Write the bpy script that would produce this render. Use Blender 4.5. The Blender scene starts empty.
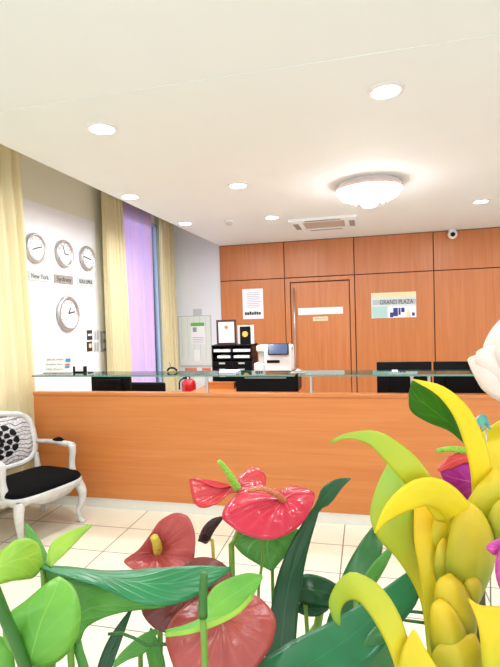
import bpy, bmesh, math, random
from mathutils import Vector, Matrix
random.seed(7)
SC = bpy.context.scene; COL = SC.collection
# ---------------------------------------------------------------- camera frame
F = 480.; PSI = math.radians(13.6); TH = math.radians(1.9); RO = math.radians(1.8)
CAM = Vector((0, 0, 1.52))
fw = Vector((-math.sin(PSI)*math.cos(TH), math.cos(PSI)*math.cos(TH), -math.sin(TH)))
r0 = Vector((math.cos(PSI), math.sin(PSI), 0)); u0 = r0.cross(fw)
RT = math.cos(RO)*r0 - math.sin(RO)*u0; UP = math.sin(RO)*r0 + math.cos(RO)*u0
def ray(x, y): return (x-250)/F*RT + (333.5-y)/F*UP + fw
def W(x, y, z): return CAM + z*ray(x, y)
def PL(x, y, ax, v):
    d = ray(x, y); return CAM + (v-CAM[ax])/d[ax]*d
cd = bpy.data.cameras.new('camera'); co = bpy.data.objects.new('camera', cd); COL.objects.link(co)
cd.sensor_fit = 'VERTICAL'; cd.sensor_height = 24; cd.lens = F/667*24; cd.clip_start = .02
m = Matrix((RT, UP, -fw)).transposed().to_4x4(); m.translation = CAM; co.matrix_world = m
SC.camera = co
# ---------------------------------------------------------------- materials
class NT:
    def __init__(s, name):
        s.m = bpy.data.materials.new(name); s.m.use_nodes = True
        s.n = s.m.node_tree.nodes; s.l = s.m.node_tree.links
        s.b = s.n['Principled BSDF']; s.out = s.n['Material Output']
    def node(s, t, **k):
        n = s.n.new(t)
        for a, v in k.items():
            if hasattr(n, a): setattr(n, a, v)
            else: n.inputs[a.replace('_', ' ')].default_value = v
        return n
    def link(s, a, b): s.l.new(a, b)
    def math(s, op, a, b=None):
        n = s.n.new('ShaderNodeMath'); n.operation = op
        for i, v in enumerate((a, b)):
            if v is None: continue
            if isinstance(v, (int, float)): n.inputs[i].default_value = v
            else: s.l.new(v, n.inputs[i])
        return n.outputs[0]
    def mix(s, fac, a, b):
        n = s.n.new('ShaderNodeMix'); n.data_type = 'RGBA'
        for sock, v in ((n.inputs[0], fac), (n.inputs[6], a), (n.inputs[7], b)):
            if isinstance(v, tuple): sock.default_value = v if len(v) == 4 else v+(1,)
            elif isinstance(v, (int, float)): sock.default_value = v
            else: s.l.new(v, sock)
        return n.outputs[2]
    def ramp(s, fac, stops):
        n = s.n.new('ShaderNodeValToRGB'); e = n.color_ramp.elements
        while len(e) < len(stops): e.new(.5)
        for k, (p, c) in enumerate(stops): e[k].position = p; e[k].color = c+(1,)
        s.l.new(fac, n.inputs[0]); return n.outputs[0]
    def bump(s, h, st=.3, dist=.01):
        n = s.n.new('ShaderNodeBump'); n.inputs['Strength'].default_value = st; n.inputs['Distance'].default_value = dist
        s.l.new(h, n.inputs['Height']); s.l.new(n.outputs[0], s.b.inputs['Normal'])
def srgb(r, g, b):
    f = lambda c: (c/255/12.92) if c/255 <= .04045 else ((c/255+.055)/1.055)**2.4
    return (f(r), f(g), f(b))
def plain(name, c, rough=.5, metal=0, noise=.04, scale=30, emit=None, es=1, bump=0, coat=0):
    t = NT(name); tc = t.node('ShaderNodeTexCoord')
    nz = t.node('ShaderNodeTexNoise'); nz.inputs['Scale'].default_value = scale; t.link(tc.outputs['Object'], nz.inputs[0])
    c2 = tuple(max(0, x*(1-noise*3)) for x in c)
    t.link(t.mix(nz.outputs[0], c, c2), t.b.inputs['Base Color'])
    t.b.inputs['Roughness'].default_value = rough; t.b.inputs['Metallic'].default_value = metal
    t.b.inputs['Coat Weight'].default_value = coat
    if bump: t.bump(nz.outputs[0], bump)
    if emit: t.b.inputs['Emission Color'].default_value = emit+(1,); t.b.inputs['Emission Strength'].default_value = es
    return t.m
def wood(name, c1, c2, axis, rough=.3, knots=False):
    t = NT(name); tc = t.node('ShaderNodeTexCoord'); mp = t.node('ShaderNodeMapping'); t.link(tc.outputs['Object'], mp.inputs[0])
    sc = {'x': (.5, 6, 9), 'z': (9, 6, .5)}[axis]; mp.inputs['Scale'].default_value = sc
    a = t.node('ShaderNodeTexNoise'); a.inputs['Scale'].default_value = 2.2; a.inputs['Detail'].default_value = 7; a.inputs['Distortion'].default_value = .7
    t.link(mp.outputs[0], a.inputs[0])
    mp2 = t.node('ShaderNodeMapping'); t.link(tc.outputs['Object'], mp2.inputs[0]); mp2.inputs['Scale'].default_value = tuple(v*(8 if v > 1 else 1.6) for v in sc)
    b = t.node('ShaderNodeTexNoise'); b.inputs['Scale'].default_value = 2; b.inputs['Detail'].default_value = 4; t.link(mp2.outputs[0], b.inputs[0])
    f = t.math('ADD', t.math('MULTIPLY', a.outputs[0], .7), t.math('MULTIPLY', b.outputs[0], .3))
    col = t.ramp(f, [(.33, c2), (.62, c1)])
    if knots:
        mp3 = t.node('ShaderNodeMapping'); t.link(tc.outputs['Object'], mp3.inputs[0]); mp3.inputs['Scale'].default_value = (1.3, 1, 4)
        v = t.node('ShaderNodeTexVoronoi'); v.inputs['Scale'].default_value = 2.1; t.link(mp3.outputs[0], v.inputs[0])
        k = t.math('LESS_THAN', v.outputs[0], .09); n = t.node('ShaderNodeMapRange'); n.inputs[1].default_value = .02; n.inputs[2].default_value = .2; n.inputs[3].default_value = .45; n.inputs[4].default_value = 0
        t.link(v.outputs[0], n.inputs[0]); col = t.mix(n.outputs[0], col, c2)
    t.link(col, t.b.inputs['Base Color']); t.b.inputs['Roughness'].default_value = rough
    t.bump(b.outputs[0], .04); return t.m
def floor_mat():
    t = NT('ceramic_tile'); tc = t.node('ShaderNodeTexCoord'); sp = t.node('ShaderNodeSeparateXYZ'); t.link(tc.outputs['Object'], sp.inputs[0])
    def line(o, pitch, off, w):
        a = t.math('FRACT', t.math('DIVIDE', t.math('ADD', o, off+100*pitch), pitch))
        d = t.math('MINIMUM', a, t.math('SUBTRACT', 1, a)); return t.math('LESS_THAN', d, w/pitch)
    g = t.math('MAXIMUM', line(sp.outputs[0], .775, 1.73, .004), line(sp.outputs[1], .355, -2.81+.355*8, .004))
    nz = t.node('ShaderNodeTexNoise'); nz.inputs['Scale'].default_value = 5; nz.inputs['Detail'].default_value = 6; t.link(tc.outputs['Object'], nz.inputs[0])
    base = t.mix(nz.outputs[0], srgb(236, 228, 208), srgb(222, 211, 190))
    t.link(t.mix(g, base, srgb(128, 120, 114)), t.b.inputs['Base Color'])
    t.b.inputs['Roughness'].default_value = .28; t.bump(t.math('SUBTRACT', 1, g), .3, .002); return t.m
def leaf_mat(name, c1, c2, rib, tip=None, veins=9, vs=.25, rough=.4, tr=.25, ribw=.03, side=.12):
    """u along the blade, v across it"""
    t = NT(name); uv = t.node('ShaderNodeUVMap'); sp = t.node('ShaderNodeSeparateXYZ'); t.link(uv.outputs[0], sp.inputs[0])
    u, v = sp.outputs[0], sp.outputs[1]
    tc = t.node('ShaderNodeTexCoord'); nz = t.node('ShaderNodeTexNoise'); nz.inputs['Scale'].default_value = 14; t.link(tc.outputs['Object'], nz.inputs[0]); nz.inputs['Detail'].default_value = 5
    d = t.math('ABSOLUTE', t.math('SUBTRACT', v, .5))
    w = t.math('SINE', t.math('MULTIPLY', t.math('ADD', t.math('SUBTRACT', u, t.math('MULTIPLY', d, .7)), t.math('MULTIPLY', nz.outputs[0], .05)), veins*6.283))
    vein = t.math('POWER', t.math('ADD', t.math('MULTIPLY', w, .5), .5), 7)
    cf = t.math('ADD', t.math('MULTIPLY', t.math('SUBTRACT', nz.outputs[0], .5), 2.6), .5); cf.node.use_clamp = True; col = t.mix(cf, c1, c2)
    if tip: 
        mr = t.node('ShaderNodeMapRange'); mr.inputs[1].default_value = .2; mr.inputs[2].default_value = .95; t.link(t.math('ADD', u, t.math('MULTIPLY', t.math('SUBTRACT', nz.outputs[0], .5), .5)), mr.inputs[0]); col = t.mix(mr.outputs[0], col, tip)
    if side:
        col = t.mix(t.math('MULTIPLY', vein, side), col, rib)
    if ribw:
        mr = t.node('ShaderNodeMapRange'); mr.inputs[1].default_value = 0; mr.inputs[2].default_value = ribw; mr.inputs[3].default_value = .8; mr.inputs[4].default_value = 0; t.link(d, mr.inputs[0]); col = t.mix(mr.outputs[0], col, rib)
    t.link(col, t.b.inputs['Base Color']); t.b.inputs['Roughness'].default_value = rough
    t.bump(t.math('ADD', vein, t.math('MULTIPLY', nz.outputs[0], .6)), vs, .004)
    if tr:
        tl = t.node('ShaderNodeBsdfTranslucent'); t.link(col, tl.inputs[0]); mx = t.node('ShaderNodeMixShader'); mx.inputs[0].default_value = tr
        t.link(t.b.outputs[0], mx.inputs[1]); t.link(tl.outputs[0], mx.inputs[2]); t.link(mx.outputs[0], t.out.inputs[0])
    return t.m
def spathe_mat(name, c1, c2, rib, rough=.22, edge=None):
    """u from heart to rim, v around"""
    t = NT(name); uv = t.node('ShaderNodeUVMap'); sp = t.node('ShaderNodeSeparateXYZ'); t.link(uv.outputs[0], sp.inputs[0]); u, v = sp.outputs[0], sp.outputs[1]
    tc = t.node('ShaderNodeTexCoord'); nz = t.node('ShaderNodeTexNoise'); nz.inputs['Scale'].default_value = 22; nz.inputs['Detail'].default_value = 6; t.link(tc.outputs['Object'], nz.inputs[0])
    w = t.math('SINE', t.math('ADD', t.math('MULTIPLY', v, 6.283*9), t.math('MULTIPLY', nz.outputs[0], 1.2)))
    vein = t.math('POWER', t.math('ABSOLUTE', w), 10)
    vein = t.math('MULTIPLY', vein, t.math('SUBTRACT', 1.05, u))
    col = t.mix(nz.outputs[0], c1, c2)
    if edge:
        col = t.mix(t.math('POWER', u, 4), col, edge)
    col = t.mix(t.math('MULTIPLY', vein, .3), col, rib)
    t.link(col, t.b.inputs['Base Color']); t.b.inputs['Roughness'].default_value = rough; t.b.inputs['Coat Weight'].default_value = .15; t.b.inputs['Coat Roughness'].default_value = .2
    nb = t.node('ShaderNodeTexNoise'); nb.inputs['Scale'].default_value = 70; nb.inputs['Detail'].default_value = 2; t.link(tc.outputs['Object'], nb.inputs[0])
    t.bump(t.math('ADD', t.math('MULTIPLY', vein, -.5), nb.outputs[0]), .55, .004)
    tl = t.node('ShaderNodeBsdfTranslucent'); t.link(col, tl.inputs[0]); mx = t.node('ShaderNodeMixShader'); mx.inputs[0].default_value = .15
    t.link(t.b.outputs[0], mx.inputs[1]); t.link(tl.outputs[0], mx.inputs[2]); t.link(mx.outputs[0], t.out.inputs[0])
    return t.m
def glass_mat(name, tint, glossy=.12, rough=.02):
    t = NT(name); tr = t.node('ShaderNodeBsdfTransparent'); tr.inputs[0].default_value = tint+(1,)
    gl = t.node('ShaderNodeBsdfGlossy'); gl.inputs['Roughness'].default_value = rough
    fr = t.node('ShaderNodeFresnel'); fr.inputs[0].default_value = 1.45
    mx = t.node('ShaderNodeMixShader'); t.link(t.math('ADD', fr.outputs[0], glossy*.3), mx.inputs[0]); t.link(tr.outputs[0], mx.inputs[1]); t.link(gl.outputs[0], mx.inputs[2]); t.link(mx.outputs[0], t.out.inputs[0])
    return t.m
def cloth_mat(name, c1, c2, tr=.3, scale=60, sheen=.2):
    t = NT(name); tc = t.node('ShaderNodeTexCoord'); mp = t.node('ShaderNodeMapping'); mp.inputs['Scale'].default_value = (1, 1, .08); t.link(tc.outputs['Object'], mp.inputs[0])
    nz = t.node('ShaderNodeTexNoise'); nz.inputs['Scale'].default_value = scale; t.link(mp.outputs[0], nz.inputs[0])
    col = t.mix(nz.outputs[0], c1, c2); t.link(col, t.b.inputs['Base Color']); t.b.inputs['Roughness'].default_value = .75
    tl = t.node('ShaderNodeBsdfTranslucent'); t.link(col, tl.inputs[0]); mx = t.node('ShaderNodeMixShader'); mx.inputs[0].default_value = tr
    t.link(t.b.outputs[0], mx.inputs[1]); t.link(tl.outputs[0], mx.inputs[2]); t.link(mx.outputs[0], t.out.inputs[0]); return t.m
M = {}
M['ceiling'] = plain('ceiling_paint', srgb(232, 241, 243), .75, noise=.01, scale=3)
M['wall'] = plain('wall_paint', srgb(226, 229, 234), .7, noise=.01, scale=4)
M['wallL'] = plain('side_wall_shade_tint', srgb(226, 226, 208), .7, noise=.01, scale=4)  # beige tone paints the ceiling edge's shade into the side wall
M['board'] = plain('white_panel', srgb(238, 240, 244), .35, noise=.008, scale=4)
M['floor'] = floor_mat()
M['panel'] = wood('veneer_upright', srgb(196, 122, 70), srgb(184, 110, 60), 'z', .35)
M['doorw'] = wood('veneer_door', srgb(200, 126, 74), srgb(184, 108, 60), 'z', .35)
M['counter'] = wood('veneer_counter', srgb(202, 126, 66), srgb(192, 112, 54), 'x', .3, True)
M['gap'] = plain('dark_gap', srgb(84, 40, 26), .7)
M['plinth'] = plain('grey_plinth', srgb(226, 224, 216), .35, 0)
M['steel'] = plain('brushed_steel', srgb(205, 203, 200), .28, .9, scale=60)
M['chrome'] = plain('clock_chrome', srgb(196, 194, 192), .3, .7)
M['white'] = plain('white_plastic', srgb(236, 236, 236), .4, noise=.01)
M['paper'] = plain('paper_white', srgb(240, 240, 244), .7, noise=.01)
M['black'] = plain('black_plastic', srgb(22, 22, 26), .35)
M['blackm'] = plain('black_matte', srgb(16, 16, 20), .6)
M['velvet'] = plain('black_velvet', srgb(12, 11, 13), .95, noise=.1, scale=200, bump=.2)
M['grey'] = plain('grey_paint', srgb(150, 150, 150), .5)
M['lgrey'] = plain('light_grey_card', srgb(196, 200, 200), .6)
M['sage'] = plain('sage_board', srgb(226, 233, 228), .35)
M['taupe'] = plain('label_taupe', srgb(158, 150, 140), .5)
M['ink'] = plain('dark_ink', srgb(52, 46, 52), .6)
M['inkl'] = plain('pale_ink', srgb(150, 155, 175), .6)
M['blue'] = plain('blue_ink', srgb(70, 160, 215), .5)
M['navy'] = plain('navy_ink', srgb(48, 58, 140), .5)
M['red'] = plain('red_enamel', srgb(200, 22, 34), .3, coat=.5)
M['orange'] = plain('orange_card', srgb(226, 130, 98), .6)
M['green'] = plain('green_print', srgb(108, 186, 84), .5)
M['gold'] = plain('gold_seal', srgb(238, 200, 92), .4, .2)
M['brown'] = plain('brown_frame', srgb(70, 42, 40), .4)
M['cream'] = plain('cream_plate', srgb(240, 222, 176), .5)
M['skyp'] = plain('photo_sky', srgb(214, 226, 226), .4)
M['haze'] = plain('photo_bridge', srgb(182, 190, 198), .4)
M['screen'] = plain('blue_screen', srgb(62, 80, 120), .15, emit=srgb(70, 96, 150), es=.05)
M['glow'] = plain('lamp_glow', (1, 1, 1), .5, emit=(1, .98, .95), es=14)
M['crystal'] = plain('crystal_glow', (1, .95, .95), .2, emit=(1, .92, .92), es=8)
M['chain'] = plain('rose_gold_rim', srgb(236, 212, 208), .3, .3)
M['glass'] = glass_mat('shelf_glass', (.93, .98, .96))
M['gedge'] = plain('glass_green_edge', srgb(96, 150, 132), .12, noise=.1)
M['pane'] = glass_mat('window_glass', (.93, .96, 1))
M['frameblue'] = plain('window_frame_paint', srgb(186, 206, 240), .4)
M['curtain'] = cloth_mat('cream_curtain', srgb(243, 234, 196), srgb(234, 220, 172), .25)
M['sheer'] = cloth_mat('lilac_sheer', srgb(210, 204, 246), srgb(240, 210, 220), .6, 7)
for k_ in ('velvet', 'blackm', 'black'): M[k_].node_tree.nodes['Principled BSDF'].inputs['Specular IOR Level'].default_value = .12
M['chairw'] = plain('distressed_white_wood', srgb(216, 214, 210), .4, noise=.12, scale=22)
def floral():
    t = NT('floral_damask'); tc = t.node('ShaderNodeTexCoord')
    v = t.node('ShaderNodeTexVoronoi'); v.inputs['Scale'].default_value = 38; v.feature = 'DISTANCE_TO_EDGE'; t.link(tc.outputs['Object'], v.inputs[0])
    w = t.node('ShaderNodeTexWave'); w.wave_type = 'RINGS'; w.inputs['Scale'].default_value = 9; w.inputs['Distortion'].default_value = 7; w.inputs['Detail'].default_value = 1; t.link(tc.outputs['Object'], w.inputs[0])
    a = t.math('LESS_THAN', v.outputs[0], .035); b = t.math('GREATER_THAN', w.outputs[1], .85)
    t.link(t.mix(t.math('MAXIMUM', a, b), srgb(196, 193, 193), srgb(112, 108, 112)), t.b.inputs['Base Color']); t.b.inputs['Roughness'].default_value = .7; return t.m
M['floral'] = floral()
YL, YG, GR = srgb(248, 226, 34), srgb(176, 190, 30), srgb(92, 140, 34)
M['lf_yellow'] = leaf_mat('bract_yellow', YL, srgb(232, 220, 40), srgb(250, 236, 90), None, 2, .05, .45, .3, 0, 0)
M['lf_yg'] = leaf_mat('bract_yellow_green', srgb(190, 204, 48), srgb(222, 220, 44), srgb(244, 228, 80), srgb(248, 214, 40), 2, .05, .45, .3, 0, 0)
M['lf_olive'] = leaf_mat('bract_olive', srgb(146, 168, 42), srgb(180, 184, 44), srgb(230, 214, 60), srgb(236, 204, 44), 2, .05, .5, .2, 0, 0)
M['lf_under'] = leaf_mat('bract_green_back', srgb(62, 140, 30), srgb(44, 112, 28), srgb(130, 180, 60), None, 3, .1, .4, .3, .015, .1)
M['lf_gyg'] = leaf_mat('arch_leaf', srgb(242, 220, 44), srgb(226, 216, 52), srgb(214, 214, 100), srgb(160, 200, 74), 2, .06, .42, .3, 0, 0)
M['lf_light'] = leaf_mat('leaf_light', srgb(138, 204, 82), srgb(94, 176, 62), srgb(160, 222, 96), None, 5, .12, .38, .3, .012, .08)
M['lf_lime'] = leaf_mat('leaf_lime', srgb(184, 220, 84), srgb(140, 200, 64), srgb(196, 226, 100), None, 5, .12, .4, .3, .02, .12)
M['lf_teal'] = leaf_mat('leaf_teal', srgb(46, 140, 82), srgb(34, 120, 70), srgb(100, 180, 120), None, 8, .22, .35, .15, .012, .12)
M['lf_mid'] = leaf_mat('leaf_mid', srgb(104, 176, 76), srgb(74, 148, 58), srgb(130, 196, 100), None, 6, .2, .4, .25, .015, .1)
M['lf_dark'] = leaf_mat('leaf_dark', srgb(32, 92, 48), srgb(22, 72, 40), srgb(66, 120, 70), None, 3, .1, .3, .1, .02, 0)
M['lf_strap'] = leaf_mat('leaf_strap', srgb(58, 124, 60), srgb(40, 100, 54), srgb(100, 150, 80), None, 2, .05, .35, .15, .0, 0)
M['stem'] = plain('stem_green', srgb(112, 158, 52), .45, noise=.08)
M['stemd'] = plain('stem_dark', srgb(58, 118, 44), .45, noise=.1)
M['sp_red'] = spathe_mat('spathe_red', srgb(222, 52, 78), srgb(196, 38, 60), srgb(238, 120, 130))
M['sp_pink'] = spathe_mat('spathe_coral', srgb(226, 70, 72), srgb(206, 44, 54), srgb(240, 140, 140))
M['sp_dusk'] = spathe_mat('spathe_dusky', srgb(208, 92, 88), srgb(174, 68, 66), srgb(214, 130, 120), .35)
M['sp_brown'] = spathe_mat('spathe_brown', srgb(140, 66, 56), srgb(116, 50, 46), srgb(176, 110, 96), .35)
M['sp_dusk2'] = spathe_mat('spathe_brick', srgb(198, 90, 80), srgb(158, 62, 58), srgb(206, 130, 116), .35)
M['spx_y'] = plain('spadix_yellow', srgb(224, 200, 72), .6, bump=.5, scale=300)
M['spx_g'] = plain('spadix_green', srgb(156, 214, 74), .6, bump=.5, scale=300)
M['spx_o'] = plain('spadix_tan', srgb(206, 124, 78), .6, bump=.5, scale=300)
M['wither'] = leaf_mat('withered', srgb(52, 22, 24), srgb(34, 16, 18), srgb(90, 40, 40), None, 5, .4, .5, 0)
M['magenta'] = leaf_mat('orchid_magenta', srgb(196, 40, 176), srgb(168, 26, 150), srgb(230, 130, 214), None, 5, .08, .4, .25, .02, .1)
M['pinkp'] = leaf_mat('orchid_pink', srgb(228, 100, 190), srgb(206, 70, 170), srgb(240, 170, 220), None, 5, .1, .4, .3, .03, .2)
M['coral'] = leaf_mat('orchid_coral', srgb(240, 92, 92), srgb(226, 66, 88), srgb(248, 160, 130), None, 5, .1, .4, .3, .03, .2)
M['petalw'] = leaf_mat('petal_white', srgb(252, 242, 238), srgb(250, 236, 226), srgb(255, 250, 240), None, 4, .06, .6, .3, 0, 0)
M['core'] = plain('bract_core', srgb(70, 62, 20), .7)
M['teal'] = plain('ribbon_teal', srgb(96, 190, 180), .3)
M['basket'] = plain('wicker', srgb(150, 108, 66), .7, noise=.15, bump=.6, scale=80)
M['foam'] = plain('floral_foam', srgb(52, 84, 46), .9, bump=.4)
# ---------------------------------------------------------------- mesh helpers
def link(name, bm, mat, parent=None, smooth=False, bev=0, solid=0):
    me = bpy.data.meshes.new(name)
    bmesh.ops.recalc_face_normals(bm, faces=bm.faces[:]) if solid == 0 else None
    bm.to_mesh(me); bm.free(); me.materials.append(M[mat] if isinstance(mat, str) else mat)
    o = bpy.data.objects.new(name, me); COL.objects.link(o)
    if smooth:
        for p in me.polygons: p.use_smooth = True
    if parent is not None:
        o.parent = parent; off = parent_world(parent)
        if off.length > 1e-9 and not parent.get('_local'): me.transform(Matrix.Translation(-off))
    if solid:
        s = o.modifiers.new('thickness', 'SOLIDIFY'); s.thickness = solid; s.offset = 0
    if bev:
        b = o.modifiers.new('bevel', 'BEVEL'); b.width = bev; b.segments = 2; b.limit_method = 'ANGLE'
    return o
def parent_world(p):
    v = Vector(p.location)
    while p.parent: p = p.parent; v += p.location
    return v
def thing(name, label, cat, loc, group=None):
    o = bpy.data.objects.new(name, None); COL.objects.link(o); o.location = loc; o.empty_display_size = .05
    o['label'] = label; o['category'] = cat
    if group: o['group'] = group
    return o
def tag(o, label, cat, group=None):
    o['label'] = label; o['category'] = cat
    if group: o['group'] = group
    return o
def struct(o): o['kind'] = 'structure'; return o
def box(bm, x0, x1, y0, y1, z0, z1):
    vs = [bm.verts.new((x, y, z)) for x in (x0, x1) for y in (y0, y1) for z in (z0, z1)]
    for f in ((0, 1, 3, 2), (4, 6, 7, 5), (0, 4, 5, 1), (2, 3, 7, 6), (0, 2, 6, 4), (1, 5, 7, 3)): bm.faces.new([vs[i] for i in f])
def B(name, b, mat, parent=None, bev=0, extra=()):
    bm = bmesh.new(); box(bm, *b)
    for e in extra: box(bm, *e)
    return link(name, bm, mat, parent, bev=bev)
def basis(d):
    d = d.normalized(); a = Vector((0, 0, 1)) if abs(d.z) < .9 else Vector((1, 0, 0)); x = a.cross(d).normalized(); return x, d.cross(x)
def tube(bm, pts, rad, seg=12, caps=True):
    pts = [Vector(p) for p in pts]; n = len(pts)
    if isinstance(rad, (int, float)): rad = [rad]*n
    rings = []; px = None
    for i, p in enumerate(pts):
        d = (pts[min(i+1, n-1)]-pts[max(i-1, 0)]).normalized()
        if px is None: x, y = basis(d)
        else:
            x = (px - d*px.dot(d)).normalized(); y = d.cross(x)
        px = x
        rings.append([bm.verts.new(p + rad[i]*(math.cos(2*math.pi*k/seg)*x + math.sin(2*math.pi*k/seg)*y)) for k in range(seg)])
    for a, b in zip(rings, rings[1:]):
        for k in range(seg): bm.faces.new((a[k], a[(k+1) % seg], b[(k+1) % seg], b[k]))
    if caps: bm.faces.new(rings[0][::-1]); bm.faces.new(rings[-1])
def T(name, pts, rad, mat, parent=None, seg=12, smooth=True, spline=0):
    if spline: 
        if not isinstance(rad, (int, float)): rad = [v[0] for v in cr([Vector((q, 0, 0)) for q in rad], spline)]
        pts = cr([Vector(p) for p in pts], spline)
    bm = bmesh.new(); tube(bm, pts, rad, seg); return link(name, bm, mat, parent, smooth)
def lathe(bm, prof, c=(0, 0, 0), seg=32, axis='z'):
    rings = []
    for r, h in prof:
        ring = []
        for k in range(seg):
            a = 2*math.pi*k/seg; p = (r*math.cos(a), r*math.sin(a), h)
            if axis == 'x': p = (h, r*math.cos(a), r*math.sin(a))
            if axis == 'y': p = (r*math.cos(a), h, r*math.sin(a))
            ring.append(bm.verts.new(Vector(c)+Vector(p)))
        rings.append(ring)
    for a, b in zip(rings, rings[1:]):
        for k in range(seg): bm.faces.new((a[k], a[(k+1) % seg], b[(k+1) % seg], b[k]))
    bm.faces.new(rings[0][::-1]); bm.faces.new(rings[-1])
def L(name, prof, c, mat, parent=None, seg=32, axis='z', smooth=False):
    bm = bmesh.new(); lathe(bm, prof, c, seg, axis); o = link(name, bm, mat, parent, smooth)
    return o
def cr(P, n):
    """Catmull-Rom resample to n points"""
    P = [Vector(p) for p in P]; k = len(P)
    if k == 2: return [P[0].lerp(P[1], i/(n-1)) for i in range(n)]
    ext = [2*P[0]-P[1]]+P+[2*P[-1]-P[-2]]
    L_ = [0]
    for a, b in zip(P, P[1:]): L_.append(L_[-1]+max((b-a).length, 1e-6))
    out = []
    for i in range(n):
        s = L_[-1]*i/(n-1); j = 0
        while j < k-2 and L_[j+1] < s: j += 1
        t = min(1, (s-L_[j])/(L_[j+1]-L_[j])); a, b, c, d = ext[j:j+4]
        out.append(.5*((2*b)+(c-a)*t+(2*a-5*b+4*c-d)*t*t+(3*b-a-3*c+d)*t**3))
    return out
def text(name, s, size, origin, right, up, mat, parent=None, width=None, ext=.0008):
    cu = bpy.data.curves.new(name, 'FONT'); cu.body = s; cu.size = size; cu.extrude = ext; cu.align_x = 'CENTER'; cu.align_y = 'CENTER'
    o = bpy.data.objects.new(name, cu); COL.objects.link(o); bpy.context.view_layer.update()
    me = bpy.data.meshes.new_from_object(o.evaluated_get(bpy.context.evaluated_depsgraph_get())); bpy.data.objects.remove(o)
    if width and len(me.vertices):
        xs = [v.co.x for v in me.vertices]; k = width/(max(xs)-min(xs)); me.transform(Matrix.Diagonal((k, 1, 1, 1)))
    rt, up = Vector(right).normalized(), Vector(up).normalized(); m = Matrix((rt, up, rt.cross(up))).transposed().to_4x4(); m.translation = Vector(origin); me.transform(m)
    me.materials.clear(); me.materials.append(M[mat]); o = bpy.data.objects.new(name, me); COL.objects.link(o)
    if parent is not None: o.parent = parent; me.transform(Matrix.Translation(-parent_world(parent)))
    return o
# ---------------------------------------------------------------- room shell
YB, XL, H, HP = 7.88, -3.3, 2.75, 3.3
struct(B('floor', (XL-.1, 4.1, -1.5, YB+.1, -.1, 0), 'floor'))
struct(B('ceiling', (-2.38, 4.1, 2.4, YB+.1, H, HP+.1), 'ceiling', extra=[(-2.38, 4.1, -1.5, 2.4, H+.003, HP+.1)]))
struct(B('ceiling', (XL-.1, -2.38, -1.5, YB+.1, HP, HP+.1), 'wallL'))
struct(B('wall_back', (XL-.1, 4.1, YB, YB+.1, 0, HP), 'wall'))
struct(B('wall_right', (4, 4.1, -1.5, YB, 0, H), 'wall'))
WY0, WY1, WZ0, WZ1 = 5.95, 7.4, .35, 3.1
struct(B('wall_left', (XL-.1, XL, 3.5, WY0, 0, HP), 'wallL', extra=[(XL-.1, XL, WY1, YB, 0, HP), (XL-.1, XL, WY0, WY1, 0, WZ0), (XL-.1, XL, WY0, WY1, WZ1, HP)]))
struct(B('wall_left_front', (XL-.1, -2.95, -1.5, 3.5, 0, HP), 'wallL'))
w = struct(B('window_1', (XL-.09, XL-.01, WY0, WY0+.05, WZ0, WZ1), 'frameblue', extra=[(XL-.09, XL-.01, WY1-.05, WY1, WZ0, WZ1), (XL-.09, XL-.01, WY0+.05, WY1-.05, WZ0, WZ0+.05), (XL-.09, XL-.01, WY0+.05, WY1-.05, WZ1-.05, WZ1), (XL-.08, XL-.02, 7.06, 7.085, WZ0+.05, WZ1-.05)]))
B('window_pane', (XL-.055, XL-.045, WY0+.05, WY1-.05, WZ0+.05, WZ1-.05), 'pane', w)
# white panel behind the clocks; gives the lit wall tone below the painted shade
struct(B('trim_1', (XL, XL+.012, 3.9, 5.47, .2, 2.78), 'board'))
# wood cladding, one sheet per structure piece
PX = [-2.395, -1.285, -.16, 1.03, 2.2, 3.2, 4.0]
k = 2
for i in range(6):
    g = .008
    struct(B('trim_%d' % k, (PX[i]+g, PX[i+1]-g, YB-.03, YB, 2.15+g, H-.012), 'panel')); k += 1
    if i == 1: continue
    struct(B('trim_%d' % k, (PX[i]+g, PX[i+1]-g, YB-.03, YB, .02, 2.15-g), 'panel')); k += 1
struct(B('trim_%d' % k, (PX[0], 4, YB-.012, YB-.001, 0, H), 'gap')); k += 1
# door with frame, pull and signs
struct(B('trim_%d' % k, (-1.277, -1.2, YB-.045, YB, 0, 2.14), 'doorw', extra=[(-.235, -.168, YB-.045, YB, 0, 2.14), (-1.2, -.235, YB-.045, YB, 2.08, 2.14)])); k += 1
door = struct(B('door_1', (-1.185, -.25, YB-.025, YB-.002, .01, 2.06), 'doorw'))
T('door_handle', [(-1.13, YB-.09, .6), (-1.13, YB-.09, 1.98)], .014, 'steel', door)
B('handle_bracket', (-1.14, -1.12, YB-.09, YB-.02, .7, .73), 'steel', door, extra=[(-1.14, -1.12, YB-.09, YB-.02, 1.86, 1.89)])
ys = YB-.03
s = thing('door_sign', 'long white nameplate across the wooden door', 'sign', (-.715, ys, 1.6))
B('plate', (-1.075, -.352, ys-.006, ys+.006, 1.535, 1.648), 'white', s)
text('lettering', 'Luggage Room', .05, (-.7, ys-.008, 1.59), (1, 0, 0), (0, 0, 1), 'paper', s, .5)
s = thing('door_sign', 'small cream nameplate under the long white one on the door', 'sign', (-.715, ys, 1.46))
B('plate', (-.835, -.594, ys-.006, ys+.006, 1.43, 1.50), 'cream', s)
text('lettering', 'PRIVATE', .04, (-.715, ys-.008, 1.465), (1, 0, 0), (0, 0, 1), 'taupe', s, .17)
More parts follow.
